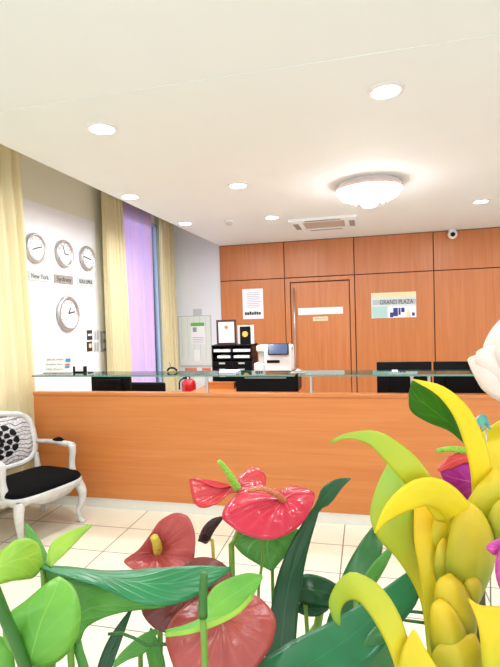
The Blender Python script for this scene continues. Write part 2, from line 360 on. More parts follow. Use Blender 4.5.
# ---------------------------------------------------------------- ceiling lights
pts = [((102, 128), 0), ((386, 90), 0), ((238, 185), 1), ((272, 217), 1), ((130, 196), 1), ((185, 223), 1), ((481, 201), 1)]
names = ['large round downlight at the upper left of the ceiling', 'large round downlight at the upper right of the ceiling', 'round downlight halfway between left wall and chandelier', 'round downlight beside the air conditioning vent', 'round downlight at the ceiling edge above the lilac curtain', 'round downlight at the ceiling edge near the back wall', 'round downlight at the right edge near the security camera']
def downlight(c, label, en=20):
    t = thing('ceiling_downlight', label, 'ceiling light', (c.x, c.y, c.z), 'recessed ceiling downlights')
    L('trim_ring', [(.1, 0), (.1, -.008), (.078, -.012), (.076, -.004), (.076, 0)], c, 'white', t)
    L('lamp_lens', [(.001, -.007), (.075, -.007), (.075, -.001), (.001, -.001)], c, 'glow', t)
    ld = bpy.data.lights.new('lamp', 'AREA'); ld.shape = 'DISK'; ld.size = .14; ld.energy = en; ld.color = (.95, .98, 1)
    lo = bpy.data.objects.new('lamp', ld); COL.objects.link(lo); lo.location = (0, 0, -.02); lo.parent = t
for (p, f_), n in zip(pts, names): downlight(PL(p[0], p[1], 2, H), n)
# chandelier
c = PL(369, 183, 2, H); c.z = H
t = thing('chandelier', 'round crystal bowl chandelier glowing white on the ceiling', 'chandelier', c)
L('ceiling_plate', [(.001, 0), (.27, 0), (.285, -.015), (.27, -.035), (.001, -.035)], c, 'white', t)
L('rim', [(.27, -.035), (.305, -.04), (.31, -.07), (.29, -.075), (.27, -.06)], c, 'chain', t)
bm = bmesh.new(); lathe(bm, [(.001, -.05), (.27, -.05), (.275, -.08), (.25, -.115), (.18, -.145), (.08, -.16), (.001, -.16)], c, 40); link('crystal_bowl', bm, 'crystal', t, True)
bm = bmesh.new()
for rr, hh, n in ((.285, -.07, 26), (.255, -.11, 22), (.18, -.145, 16)):
    for i in range(n):
        a = 6.283*i/n; q = c+Vector((rr*math.cos(a), rr*math.sin(a), hh)); bmesh.ops.create_icosphere(bm, subdivisions=1, radius=.02, matrix=Matrix.Translation(q) @ Matrix.Diagonal((1, 1, 1.5, 1)))
link('crystal_drop', bm, 'crystal', t)['kind'] = 'stuff'
bm = bmesh.new(); lathe(bm, [(.001, -.15), (.05, -.155), (.085, -.185), (.07, -.215), (.02, -.23), (.001, -.231)], c, 24); link('finial', bm, 'crystal', t, True)
ld = bpy.data.lights.new('lamp', 'POINT'); ld.energy = 9; ld.shadow_soft_size = .12; ld.color = (1, .9, .92); lo = bpy.data.objects.new('lamp', ld); COL.objects.link(lo); lo.location = (0, 0, -.33); lo.parent = t
# smoke detector
c = PL(229, 221, 2, H); t = thing('smoke_detector', 'small white smoke detector on the ceiling', 'smoke detector', c)
L('base', [(.001, 0), (.065, 0), (.065, -.02), (.001, -.02)], c, 'white', t); L('sensor', [(.001, -.02), (.045, -.02), (.035, -.05), (.001, -.052)], c, 'lgrey', t)
# air conditioning cassette
t = thing('air_conditioning_vent', 'rectangular white ceiling air conditioning cassette before the back wall', 'air vent', (-.5, 6.5, H))
x0, x1, y0, y1 = -.93, -.08, 6.1, 6.9
B('frame', (x0, x1, y0, y0+.16, H-.03, H), 'ceiling', t, .004, extra=[(x0, x1, y1-.16, y1, H-.03, H), (x0, x0+.16, y0+.16, y1-.16, H-.03, H), (x1-.16, x1, y0+.16, y1-.16, H-.03, H)])
bm = bmesh.new(); box(bm, x0+.16, x1-.16, y0+.16, y1-.16, H-.012, H)
for i in range(9): yy = y0+.19+i*.052; box(bm, x0+.17, x1-.17, yy, yy+.02, H-.024, H-.012)
link('grille', bm, plain('vent_grille', srgb(206, 188, 172), .5), t)
for (a, b, c_, d) in ((x0+.03, x0+.1, y0+.2, y1-.2), (x1-.1, x1-.03, y0+.2, y1-.2), (x0+.2, x1-.2, y0+.04, y0+.09), (x0+.2, x1-.2, y1-.09, y1-.04)):
    B('air_slot', (a, b, c_, d, H-.034, H-.029), 'grey', t)
# security camera
c = PL(452, 231, 1, YB-.06); t = thing('security_camera', 'white dome security camera with a black lens under the ceiling', 'camera', (c.x, YB-.06, H))
L('mount', [(.001, 0), (.055, 0), (.055, -.03), (.001, -.03)], (c.x, YB-.09, H), 'white', t)
bm = bmesh.new(); bmesh.ops.create_uvsphere(bm, u_segments=20, v_segments=12, radius=.07, matrix=Matrix.Translation((c.x, YB-.1, H-.075))); link('housing', bm, 'white', t, True)
L('lens', [(.001, -.075), (.03, -.075), (.034, -.06), (.034, -.04)], (c.x-.005, YB-.1, H-.085), 'black', t, 20, 'y')
# ---------------------------------------------------------------- things on the back wall
yw = YB-.031
t = thing('wall_notice', 'white printed notice taped to the wood panel left of the door', 'poster', (-1.83, yw, 1.75))
B('sheet', (-2.01, -1.655, yw-.003, yw, 1.495, 2.0), 'paper', t)
bm = bmesh.new()
for i in range(9): zz = 1.93-i*.03; box(bm, -1.93, -1.73+.03*(i % 2), yw-.005, yw-.003, zz, zz+.006)
link('text_line', bm, 'inkl', t)
bm = bmesh.new()
for i in range(7): x_ = -1.975+i*.04; box(bm, x_, x_+.034, yw-.005, yw-.003, 1.565, 1.565+random.uniform(.04, .065))
link('picture_strip', bm, 'ink', t)
t = thing('wall_picture', 'wide pale photo print on the wood panel right of the door', 'picture', (.42, yw, 1.64))
B('sheet', (.09, .765, yw-.006, yw, 1.445, 1.845), 'skyp', t)
B('sky_band', (.092, .763, yw-.008, yw-.006, 1.77, 1.843), 'cream', t)
B('grey_band', (.11, .76, yw-.008, yw-.006, 1.655, 1.735), 'haze', t)
text('lettering', 'GRAND PLAZA', .1, (.47, yw-.01, 1.69), (1, 0, 0), (0, 0, 1), 'ink', t, .5)
B('water_panel', (.1, .33, yw-.008, yw-.006, 1.45, 1.63), 'teal', t).data.materials[0] = plain('photo_water', srgb(178, 214, 210), .4)
B('inset', (.345, .76, yw-.009, yw-.006, 1.45, 1.62), 'paper', t)
bm = bmesh.new()
for x_, w_, a, b in ((.37, .05, 1.455, 1.53), (.42, .07, 1.47, 1.6), (.5, .03, 1.49, 1.6), (.54, .05, 1.53, 1.6), (.7, .04, 1.47, 1.52)): bm = bmesh.new(); box(bm, x_, x_+w_, yw-.011, yw-.009, a, b); link('blue_figure', bm, 'navy', t)
bm = bmesh.new(); v = [bm.verts.new(p) for p in ((.6, yw-.011, 1.455), (.69, yw-.011, 1.455), (.645, yw-.011, 1.58))]; bm.faces.new(v); link('cream_peak', bm, 'cream', t, solid=.002)
# notice board on the white wall
def bx2(x0, y0, x1, y1, Y): a = PL(x0, y0, 1, Y); b = PL(x1, y1, 1, Y); return min(a.x, b.x), max(a.x, b.x), min(a.z, b.z), max(a.z, b.z)
a = bx2(179, 317, 212, 365, YB); t = thing('notice_board', 'pale grey green notice board on the white back wall', 'board', ((a[0]+a[1])/2, YB, a[2]))
B('panel', (a[0], a[1], YB-.02, YB, a[2], a[3]), 'sage', t, .003)
B('frame', (a[0]-.015, a[0], YB-.025, YB, a[2]-.015, a[3]+.015), 'lgrey', t, extra=[(a[1], a[1]+.015, YB-.025, YB, a[2]-.015, a[3]+.015), (a[0], a[1], YB-.025, YB, a[2]-.015, a[2]), (a[0], a[1], YB-.025, YB, a[3], a[3]+.015)])
bm = bmesh.new()
for i in range(5): xx = a[0]+.05+i*.11; box(bm, xx, xx+.006, YB-.022, YB-.02, a[2]+.12, a[3]-.02)
link('rib', bm, 'lgrey', t)
b = bx2(191, 324, 205, 344, YB-.024); p = thing('leaflet', 'white leaflet with a green header pinned on the notice board', 'paper', ((b[0]+b[1])/2, YB-.024, b[2]))
B('sheet', (b[0], b[1], YB-.028, YB-.0225, b[2], b[3]), 'paper', p); B('header', (b[0]-.005, b[1], YB-.03, YB-.0225, b[3]-.04, b[3]+.02), 'green', p)
B('text_line', (b[0]+.02, b[1]-.02, YB-.03, YB-.028, b[2]+.02, b[2]+.026), 'inkl', p, extra=[(b[0]+.02, b[1]-.02, YB-.03, YB-.028, b[2]+.05+i*.03, b[2]+.058+i*.03) for i in range(3)]+[(b[0]+.03, b[0]+.1, YB-.03, YB-.028, b[3]-.14, b[3]-.06)])
b = bx2(193, 309, 202, 317, YB); tag(B('paper_note', (b[0], b[1], YB-.004, YB, b[2], b[3]), 'lgrey', bev=.001), 'small pale note stuck on the white wall above the notice board', 'paper')
b = bx2(194, 350, 200, 361, YB-.03); tag(B('paper_note', (b[0], b[1], YB-.03, YB-.0225, b[2], b[3]), 'paper', bev=.001), 'small white slip on the bottom edge of the notice board', 'paper')
for x_, lab in ((185, 'orange strip label low on the white wall above the fire extinguisher'), (202, 'shorter orange strip label right of the other, beside the black organiser')):
    b = bx2(x_, 368, x_+(12 if x_ == 185 else 9), 371.5, YB); tag(B('wall_sticker', (b[0], b[1], YB-.004, YB, b[2], b[3]), 'orange', bev=.001), lab, 'sticker')
# ---------------------------------------------------------------- clocks on left wall
xw = XL+.012
def clock(y, z, r, label, h1, h2, sc='wall clocks on the white panel'):
    t = thing('wall_clock', label, 'clock', (xw, y, z), sc)
    L('case', [(.001, 0), (r*.95, 0), (r, .012), (r, .03), (r*.93, .045), (r*.8, .04), (r*.78, .022), (.001, .02)], (xw, y, z), 'chrome', t, 40, 'x', True)
    L('dial', [(.001, .021), (r*.79, .021), (r*.79, .0235), (.001, .0235)], (xw, y, z), 'paper', t, 40, 'x')
    bm = bmesh.new()
    for i in range(12):
        a = i*math.pi/6; m = Matrix.Translation((xw+.0245, y+math.sin(a)*r*.66, z+math.cos(a)*r*.66)) @ Matrix.Rotation(-a, 4, 'X') @ Matrix.Diagonal((.002, r*.06, r*.15, 1)); bm = bmesh.new(); bmesh.ops.create_cube(bm, size=1, matrix=m); link('hour_mark', bm, 'grey', t)
    for nm, a, l in (('hour_hand', h1, .42), ('minute_hand', h2, .62)):
        bm = bmesh.new(); m = Matrix.Translation((xw+.027, y, z)) @ Matrix.Rotation(-math.radians(a), 4, 'X') @ Matrix.Translation((0, 0, r*l/2)) @ Matrix.Diagonal((.003, r*.075, r*l, 1)); bmesh.ops.create_cube(bm, size=1, matrix=m); link(nm, bm, 'ink', t)
clock(4.30, 2.30, .155, 'chrome wall clock partly behind the left cream curtain', 250, 75)
clock(4.78, 2.30, .155, 'chrome wall clock in the middle of the row of three', 95, 340)
clock(5.24, 2.30, .15, 'chrome wall clock at the right end of the row, nearest the window', 100, 280)
clock(4.80, 1.63, .20, 'largest wall clock, alone below the row of three', 35, 80)
for y, s_, mt, lab, im in ((4.36, 'New York', 'lgrey', 'pale city nameplate nearest the left cream curtain', 'ink'), (4.77, 'Sydney', 'taupe', 'taupe city nameplate under the middle clock', 'ink'), (5.2, 'KUALA LUMPUR', 'lgrey', 'grey city nameplate with block capitals under the clock nearest the window', 'ink')):
    t = thing('clock_nameplate', lab, 'sign', (xw, y, 2.02), 'city nameplates under the clocks')
    B('plate', (xw, xw+.008, y-.17, y+.17, 1.965, 2.06), mt, t, .001)
    text('lettering', s_, .07, (xw+.0095, y, 2.012), (0, 1, 0), (0, 0, 1), im, t, .27)
# small frames / switches
sy = [(5.16, 'picture'), (5.28, 'grey')]
def L2(px, py): return PL(px, py, 0, xw)
for (px, py, lab, kind) in ((89.3, 335, 'small dark and white photo card, upper left of the card grid', 'a'), (89.3, 346.5, 'small dark red photo card, lower left of the card grid', 'b'), (96, 335, 'upper grey textured card in the middle of the card grid', 'g'), (96, 346.5, 'lower grey textured card in the middle of the card grid', 'g')):
    q = PL(px, py, 0, xw); t = thing('wall_card', lab, 'card', (xw, q.y, q.z), 'small cards on the left wall')
    B('card', (xw, xw+.008, q.y-.055, q.y+.055, q.z-.06, q.z+.06), {'a': 'ink', 'b': 'brown', 'g': 'lgrey'}[kind], t, .001)
    if kind == 'a': B('white_patch', (xw+.008, xw+.010, q.y-.04, q.y+.04, q.z-.01, q.z+.015), 'white', t)
    if kind == 'b': B('pale_patch', (xw+.008, xw+.010, q.y-.02, q.y+.035, q.z-.015, q.z+.035), 'cream', t)
    if kind == 'g': B('grey_stripe', (xw+.008, xw+.010, q.y-.035, q.y-.02, q.z-.045, q.z+.045), 'grey', t, extra=[(xw+.008, xw+.010, q.y+.015, q.y+.03, q.z-.045, q.z+.045)])
q = PL(104, 341, 0, XL); t = thing('switch_panel', 'grey switch panel on the wall against the cream curtain', 'switch', (XL, q.y, q.z))
B('plate', (XL, XL+.012, q.y-.09, q.y+.09, q.z-.13, q.z+.13), 'grey', t, .002)
for dz in (.06, -.06): B('switch', (XL+.012, XL+.018, q.y-.05, q.y+.05, q.z+dz-.035, q.z+dz+.035), 'lgrey', t, .002)
# ---------------------------------------------------------------- curtains
def curtain(name, x, y0, y1, z0, z1, folds, amp, mat, label, ph=0, squeeze=.0, th=.004, flare=0):
    bm = bmesh.new(); n, mz = folds*14, 14; g = []
    for j in range(mz+1):
        tz = j/mz; z = z0+(z1-z0)*tz; row = []
        for i in range(n+1):
            s = i/n; w = 1-squeeze*math.sin(math.pi*tz)*.5
            yc = (y0+y1)/2; y = yc+(y0+(y1-y0)*s-yc)*w+flare*(1-tz)*s
            a = amp*(.7+.3*math.sin(s*7+ph))*(1.0-.25*tz)
            row.append(bm.verts.new((x+a*math.sin(s*folds*2*math.pi+ph+.5*math.sin(tz*3+s*5)), y+.25*a*math.sin(s*folds*4*math.pi), z)))
        g.append(row)
    for j in range(mz):
        for i in range(n): bm.faces.new((g[j][i], g[j][i+1], g[j+1][i+1], g[j+1][i]))
    o = link(name, bm, mat, None, True, solid=th); tag(o, label, 'curtain'); return o
curtain('curtain', -2.89, 2.5, 3.6, .02, 3.25, 8, .035, 'curtain', 'cream curtain behind the white armchair at the left edge', .4, flare=.14)
curtain('curtain', -3.17, 5.46, 5.9, .03, 3.25, 6, .05, 'curtain', 'cream curtain between the clocks and the lilac sheer', 1, flare=.15)
curtain('curtain', -3.17, 7.2, 7.7, .03, 3.25, 5, .05, 'curtain', 'narrow cream curtain right of the lilac sheer', 2)
curtain('sheer_curtain', -3.24, 5.93, 7.02, .03, 3.25, 9, .03, 'sheer', 'lilac and pink sheer curtain over the window', 0, .04, .001)
for y0, y1, lab in ((2.3, 3.25, None),): pass
# ---------------------------------------------------------------- reception counter
t = thing('reception_counter', 'long wooden reception counter with horizontal grain and grey plinth', 'counter', (-.5, 3.85, 0))
B('front_panel', (-2.735, 2.2, 3.48, 3.53, .083, .925), 'counter', t)
B('top', (-2.74, 2.2, 3.475, 3.55, .926, .952), 'counter', t, .003)
B('plinth', (-2.68, 2.2, 3.485, 3.53, 0, .082), 'plinth', t)
B('end_panel', (-2.73, -2.69, 3.531, 3.86, 0, .745), 'counter', t)
B('work_surface', (-2.689, 2.2, 3.531, 4.4, .72, .75), 'counter', t)
for xx in (-2.6, -.5, 1.6): B('leg', (xx, xx+.04, 4.3, 4.36, 0, .72), 'steel', t)
def glass(x0, x1, label):
    g = thing('glass_shelf', label, 'shelf', ((x0+x1)/2, 3.65, 1.08), 'glass shelves above the counter')
    B('glass_sheet', (x0+.004, x1-.004, 3.474, 3.746, 1.08, 1.092), 'glass', g)
    B('polished_edge', (x0, x1, 3.47, 3.474, 1.08, 1.092), 'gedge', g, extra=[(x0, x0+.004, 3.474, 3.746, 1.08, 1.092), (x1-.004, x1, 3.474, 3.746, 1.08, 1.092), (x0, x1, 3.746, 3.75, 1.08, 1.092)])
    return g
glass(-2.735, -.52, 'long green edged glass shelf on the left of the counter'); glass(-.49, 2.1, 'green edged glass shelf on the right of the counter')
for px, lab in ((207, 'steel glass post beside the fire extinguisher'), (311, 'steel glass post in front of the wooden door'), (412, 'steel glass post touching the yellow bract tip'), (429, 'steel glass post right beside the yellow bract tip')):
    q = PL(px, 382, 1, 3.515); g = thing('glass_post', lab, 'post', (q.x, 3.515, .952), 'steel posts carrying the glass')
    L('post', [(.001, .0), (.011, .0), (.011, .1215), (.001, .1215)], (q.x, 3.515, .952), 'steel', g, 20, smooth=False)
    L('flange', [(.001, 0), (.024, 0), (.024, .006), (.001, .006)], (q.x, 3.515, .9525), 'steel', g, 20); L('cap', [(.001, .122), (.02, .122), (.02, .1275), (.001, .1275)], (q.x, 3.515, .952), 'chrome', g, 20)
g = thing('glass_clamp', 'chrome clamp joining the two glass shelves', 'clamp', (-.505, 3.6, 1.092))
L('knob', [(.001, 0), (.03, 0), (.03, .012), (.012, .02), (.001, .03)], (-.505, 3.6, 1.098), 'chrome', g, 20); B('plate', (-.56, -.45, 3.56, 3.64, 1.0925, 1.098), 'chrome', g, .001)
# things on the glass
q = PL(45, 374, 1, 3.66); q2 = PL(72, 374, 1, 3.66)
t = thing('leaflet_stand', 'clear acrylic stand with white and blue price leaflets on the glass shelf', 'leaflet stand', ((q.x+q2.x)/2, 3.66, 1.092))
bm = bmesh.new(); v = [bm.verts.new(p) for p in ((q.x, 3.65, 1.094), (q2.x, 3.65, 1.094), (q2.x, 3.69, 1.23), (q.x, 3.69, 1.23))]; bm.faces.new(v); link('sheet', bm, 'paper', t, solid=.003)
B('foot', (q.x, q2.x, 3.63, 3.7, 1.0925, 1.096), 'glass', t)
for i, z in enumerate((1.205, 1.165, 1.125)):
    yy = 3.647+(z-1.094)/.136*.04-.003; text('lettering', ['SPECIAL OFFERS', 'Breakfast Menu', 'City Tours'][i], .018, ((q.x*.6+q2.x*.4)-.01, yy, z), (1, 0, 0), (0, .28, 1), 'inkl', t, (q2.x-q.x)*.62)
for z, mt in ((1.2, 'blue'), (1.185, 'blue'), (1.155, 'orange'), (1.135, 'blue')):
    yy = 3.642+(z-1.094)/.136*.04; B('logo_patch', (q2.x-.065, q2.x-.02, yy, yy+.004, z, z+.014), mt, t)
q = PL(80, 372, 1, 3.68); t = thing('card_holder', 'small black card holder with white cards on the glass shelf', 'card holder', (q.x, 3.68, 1.092))
B('base', (q.x-.055, q.x+.055, 3.66, 3.7, 1.0925, 1.102), 'black', t, extra=[(q.x-.055, q.x-.045, 3.66, 3.7, 1.102, 1.145), (q.x+.045, q.x+.055, 3.66, 3.7, 1.102, 1.145)])
B('cards', (q.x-.04, q.x+.04, 3.67, 3.69, 1.102, 1.15), 'paper', t)
q = PL(172, 374, 1, 3.7); t = thing('pen_stand', 'small dark wire pen stand on the glass before the narrow curtain', 'pen stand', (q.x, 3.7, 1.092))
T('base', [q+Vector((-.04, 0, 0)), q+Vector((-.02, .0, .02)), q+Vector((.02, 0, .02)), q+Vector((.045, 0, 0))], .008, 'black', t, spline=12).location.z = 1.1+0.001-q.z
T('pen', [(q.x, 3.7, 1.115), (q.x-.02, 3.7, 1.17)], .004, 'grey', t)
q = PL(228, 372, 1, 3.66); tag(B('paper_stack', (q.x-.06, q.x+.08, 3.6, 3.72, 1.0925, 1.106), 'paper', bev=.002), 'flat white paper pile on the glass before the black organiser', 'paper')
q = PL(392, 368, 1, 3.66); tag(B('note_pad', (q.x+.0, q.x+.04, 3.6, 3.7, 1.0925, 1.1), 'sage', bev=.002), 'small pale green note pad on the right glass shelf', 'note pad')
q = PL(479, 363, 1, 3.66); t = thing('card_reader', 'small white and black card reader beside the white flower', 'card reader', (q.x, 3.66, 1.092))
B('body', (q.x-.05, q.x+.06, 3.6, 3.72, 1.0925, 1.115), 'black', t, .003); B('screen_housing', (q.x-.025, q.x+.04, 3.66, 3.71, 1.115, 1.155), 'white', t, .004)
# monitors behind the counter
def monitor(px0, px1, Y, top, label, h=.3):
    a = PL(px0, 380, 1, Y).x; b = PL(px1, 380, 1, Y).x; t = thing('computer_monitor', label, 'monitor', ((a+b)/2, Y, .75), 'black monitors behind the counter'); mx = (a+b)/2
    B('screen_housing', (a, b, Y, Y+.035, top-h, top), 'black', t, .006); B('rear_shell', (a+.08, b-.08, Y-.04, Y, top-h*.8, top-.06), 'blackm', t, .01)
    B('screen', (a+.012, b-.012, Y+.035, Y+.037, top-h+.02, top-.012), 'screen', t)
    B('stand', (mx-.03, mx+.03, Y-.02, Y+.02, .76, top-h*.6), 'black', t); B('foot', (mx-.1, mx+.1, Y-.09, Y+.1, .7505, .762), 'black', t, .003)
monitor(91, 130, 3.98, 1.055, 'small black monitor back at the left end of the counter')
monitor(377, 432, 3.98, 1.13, 'black monitor back left of the pair behind the right glass shelf', .32)
monitor(434, 488, 3.98, 1.13, 'black monitor back right of the pair, next to the white flower', .32)
# office chair
q = PL(148, 383, 1, 4.5); t = thing('office_chair', 'black office chair with rounded back behind the counter', 'chair', (q.x, 4.72, 0))
B('backrest', (q.x-.21, q.x+.2, 4.46, 4.5, .55, q.z+.01), 'blackm', t, .02); B('seat', (q.x-.23, q.x+.23, 4.52, 4.84, .44, .52), 'blackm', t, .03)
T('post', [(q.x, 4.68, .07), (q.x, 4.68, .44)], .025, 'steel', t); B('back_bar', (q.x-.03, q.x+.03, 4.5, 4.56, .45, .7), 'black', t)
for i in range(5): a = 6.283*i/5+.3; T('leg', [(q.x, 4.68, .09), (q.x+.28*math.cos(a), 4.68+.28*math.sin(a), .03)], [.022, .016], 'black', t)
T('armrest', [(q.x+.24, 4.54, .5), (q.x+.25, 4.56, .72), (q.x+.25, 4.74, .74)], .012, 'black', t, spline=12)
# back desk
DZ = .74
q0 = PL(150, 380, 1, 5.05); t = thing('back_desk', 'wooden back desk under the black organiser', 'desk', (-1.3, 5.35, 0))
B('desktop', (-1.86, -.78, 4.86, 5.65, DZ-.03, DZ), 'counter', t, .003); B('side_panel', (-1.85, -1.81, 4.9, 5.63, 0, DZ-.031), 'counter', t); B('side_panel', (-.83, -.79, 4.9, 5.63, 0, DZ-.031), 'counter', t); B('back_panel', (-1.809, -.831, 5.59, 5.62, .1, DZ-.031), 'counter', t)
a = PL(212, 360, 1, 5.2).x; b = PL(252, 360, 1, 5.2).x; zt = PL(232, 345, 1, 5.2).z
t = thing('desk_organiser', 'black desk organiser with paper trays and small drawers', 'organiser', ((a+b)/2, 5.3, DZ)); mx = (a+b)/2
bm = bmesh.new(); y0, y1 = 5.2, 5.5
for bb in ((a, a+.012, y0, y1, DZ, zt), (b-.012, b, y0, y1, DZ, zt), (mx-.006, mx+.006, y0, y1, DZ, zt), (a, b, y1-.01, y1, DZ, zt), (a, b, y0, y1, zt-.012, zt), (a, b, y0, y1, DZ, DZ+.012), (a, b, y0, y1, zt-.16, zt-.15), (a, b, y0, y1, zt-.085, zt-.08)): box(bm, *bb)
link('body', bm, 'black', t)
zz = zt-.17; dn = 4; dh = (zz-DZ-.02)/dn
for i in range(dn):
    for (c0, c1) in ((a+.014, mx-.008), (mx+.008, b-.014)):
        d = B('drawer', (c0, c1, y0-.004, y1-.05, DZ+.014+i*dh, DZ+.008+(i+1)*dh), 'blackm', t, .002)
        m_ = (c0+c1)/2; B('label_holder', (m_-.035, m_+.035, y0-.012, y0-.004, DZ+.014+(i+.45)*dh, DZ+.014+(i+.72)*dh), 'lgrey', d, .001)
for (c0, c1, z_) in ((a+.02, mx-.015, zt-.079), (a+.06, mx-.02, zt-.149), (mx+.015, b-.02, zt-.079), (mx+.02, b-.03, zt-.149)):
    tag(B('paper_pile', (c0, c1, y0+.01, y1-.03, z_, z_+.03), 'paper', bev=.001), {0: 'white papers in the upper left tray of the black organiser', 1: 'white papers in the lower left tray of the black organiser', 2: 'white papers in the upper right tray of the black organiser', 3: 'white papers in the lower right tray of the black organiser'}[(0 if c0 < mx-.1 else 2)+(0 if z_ > zt-.1 else 1)], 'paper', 'papers in the organiser trays')
a, b = PL(217, 345, 1, 5.3).x, PL(236.5, 345, 1, 5.3).x; h = .285
t = thing('framed_certificate', 'dark framed certificate with a gold seal on the black organiser', 'certificate', ((a+b)/2, 5.3, zt))
B('frame', (a, b, 5.3, 5.32, zt, zt+.022), 'brown', t, extra=[(a, b, 5.3, 5.32, zt+h-.022, zt+h), (a, a+.022, 5.3, 5.32, zt+.022, zt+h-.022), (b-.022, b, 5.3, 5.32, zt+.022, zt+h-.022)])
B('certificate', (a+.02, b-.02, 5.306, 5.316, zt+.02, zt+h-.02), 'paper', t); L('seal', [(.001, 0), (.022, 0), (.022, .003), (.001, .003)], ((a+b)/2, 5.302, zt+h-.085), 'spx_o', t, 20, 'y')
B('text_line', (a+.05, b-.05, 5.304, 5.306, zt+.1, zt+.104), 'inkl', t, extra=[(a+.05, b-.05, 5.304, 5.306, zt+.07, zt+.074)])
a, b = PL(238, 345, 1, 5.36).x, PL(254, 345, 1, 5.36).x; h = .215
t = thing('award_plaque', 'white plaque with black centre and gold medallion on the black organiser', 'plaque', ((a+b)/2, 5.36, zt))
B('backing', (a, b, 5.36, 5.38, zt, zt+h), 'cream', t, .002).data.materials[0] = M['paper']; B('black_panel', (a+.03, b-.035, 5.35, 5.36, zt, zt+h-.012), 'black', t)
L('medallion', [(.001, 0), (.034, 0), (.034, .006), (.001, .006)], ((a+b)/2-.003, 5.343, zt+h*.53), 'gold', t, 24, 'y')
a, b = PL(236, 382, 1, 4.9).x, PL(298, 382, 1, 4.9).x; zc = PL(266, 373, 1, 4.9).z
t = thing('black_cabinet', 'low black metal cabinet carrying the white receipt printer', 'cabinet', ((a+b)/2, 5.05, DZ))
B('body', (a, b, 4.9, 5.19, DZ, zc), 'black', t, .004); d = B('door', (a+.01, b-.01, 4.89, 4.9, DZ+.01, zc-.01), 'blackm', t); B('handle', (a+.1, b-.12, 4.884, 4.89, zc-.055, zc-.045), 'grey', d)
a2, b2 = PL(253, 360, 1, 4.945).x, PL(291, 360, 1, 4.945).x; zp = PL(270, 345, 1, 4.945).z
t = thing('receipt_printer', 'white office printer terminal with a tilted blue screen', 'printer', ((a2+b2)/2, 4.995, zc))
B('body', (a2+.12, b2, 4.945, 5.195, zc, zp-.03), 'white', t, .015); B('side_unit', (a2, a2+.115, 4.965, 5.175, zc, zc+.1), 'white', t, .02)
B('upper_arm', (a2+.03, b2, 4.965, 5.175, zp-.075, zp-.005), 'white', t, .02); B('neck', (a2+.05, a2+.12, 4.995, 5.145, zc+.1, zp-.07), 'lgrey', t, .01)
bm = bmesh.new(); box(bm, a2+.17, b2-.02, -.012, .012, -.06, .06); bmesh.ops.transform(bm, matrix=Matrix.Translation((0, 4.933, zp-.045)) @ Matrix.Rotation(math.radians(-18), 4, 'X'), verts=bm.verts); o = link('screen', bm, 'black', t, bev=.004)
bm = bmesh.new(); box(bm, a2+.18, b2-.03, -.0145, -.011, -.052, .052); bmesh.ops.transform(bm, matrix=Matrix.Translation((0, 4.933, zp-.045)) @ Matrix.Rotation(math.radians(-18), 4, 'X'), verts=bm.verts); link('display', bm, 'screen', o)
B('paper_slot', (a2+.15, b2-.12, 4.941, 4.945, zc+.1, zc+.13), 'black', t)
a, b = PL(207, 386, 1, 5.12).x, PL(236, 386, 1, 5.12).x
t = thing('wooden_box', 'small orange wooden box beside the black cabinet', 'box', ((a+b)/2, 5.12, DZ)); B('body', (a, b-.01, 5.07, 5.15, DZ, DZ+.06), 'counter', t, .002); B('lid', (a-.004, b-.006, 5.066, 5.154, DZ+.06, DZ+.072), 'panel', t, .001)
# fire extinguisher on low cabinet by left
q = PL(189, 391, 1, 5.2)
t = thing('side_stand', 'white side stand carrying the fire extinguisher behind the counter', 'stand', (q.x, 5.2, 0))
B('top', (q.x-.16, q.x+.14, 5.05, 5.35, .60, .62), 'white', t, .003)
for sx in (-.14, .1):
    for sy in (5.07, 5.31): B('leg', (q.x+sx, q.x+sx+.02, sy, sy+.02, 0, .599), 'white', t)
E0 = .6205
t = thing('fire_extinguisher', 'red fire extinguisher with black handle behind the counter', 'fire extinguisher', (q.x, 5.2, .62))
L('cylinder', [(.001, 0), (.075, 0), (.082, .015), (.082, .15), (.075, .185), (.045, .21), (.022, .215), (.001, .215)], (q.x, 5.2, E0), 'red', t, 32, smooth=True)
B('valve', (q.x-.018, q.x+.018, 5.185, 5.215, E0+.213, E0+.24), 'black', t, .003); T('handle', [(q.x-.07, 5.2, E0+.222), (q.x, 5.2, E0+.245), (q.x+.06, 5.2, E0+.3)], .009, 'black', t, spline=10)
T('hose', [(q.x-.01, 5.18, E0+.228), (q.x-.085, 5.15, E0+.2), (q.x-.09, 5.13, E0+.1)], .008, 'black', t, spline=14)
L('gauge', [(.001, 0), (.012, 0), (.012, .008), (.001, .008)], (q.x, 5.176, E0+.226), 'paper', t, 16, 'y')
# ---------------------------------------------------------------- armchair
def local_thing(name, label, cat, loc, rz):
    o = thing(name, label, cat, loc); o.rotation_euler.z = rz; o['_local'] = 1; return o
CH = local_thing('armchair', 'white carved armchair with black velvet seat and floral back', 'armchair', (-2.42, 3.03, 0), math.radians(-18))
CH.scale = (1, 1.09, .87)
hw, dp = .25, .2     # half width (y), half depth (x)
def legc(x0, y0, ztop, sx, sy, back=False):
    P = [(x0, y0, ztop), (x0+sx*.022, y0+sy*.018, ztop-.09), (x0+sx*.012, y0+sy*.01, ztop-.2), (x0-sx*.004, y0-sy*.002, .12), (x0+sx*.006, y0+sy*.004, .035), (x0+sx*.03, y0+sy*.02, .006)] if not back else [(x0, y0, ztop), (x0-.01, y0, .25), (x0-.05, y0, .006)]
    R = [.033, .034, .024, .017, .017, .021] if not back else [.026, .02, .016]
    return P, R
for sx, sy in ((1, 1), (1, -1), (-1, 1), (-1, -1)):
    P, R = legc(sx*dp, sy*(hw-.03), .36, sx, sy, sx < 0); T('leg', P, R, 'chairw', CH, 14, True, 26)
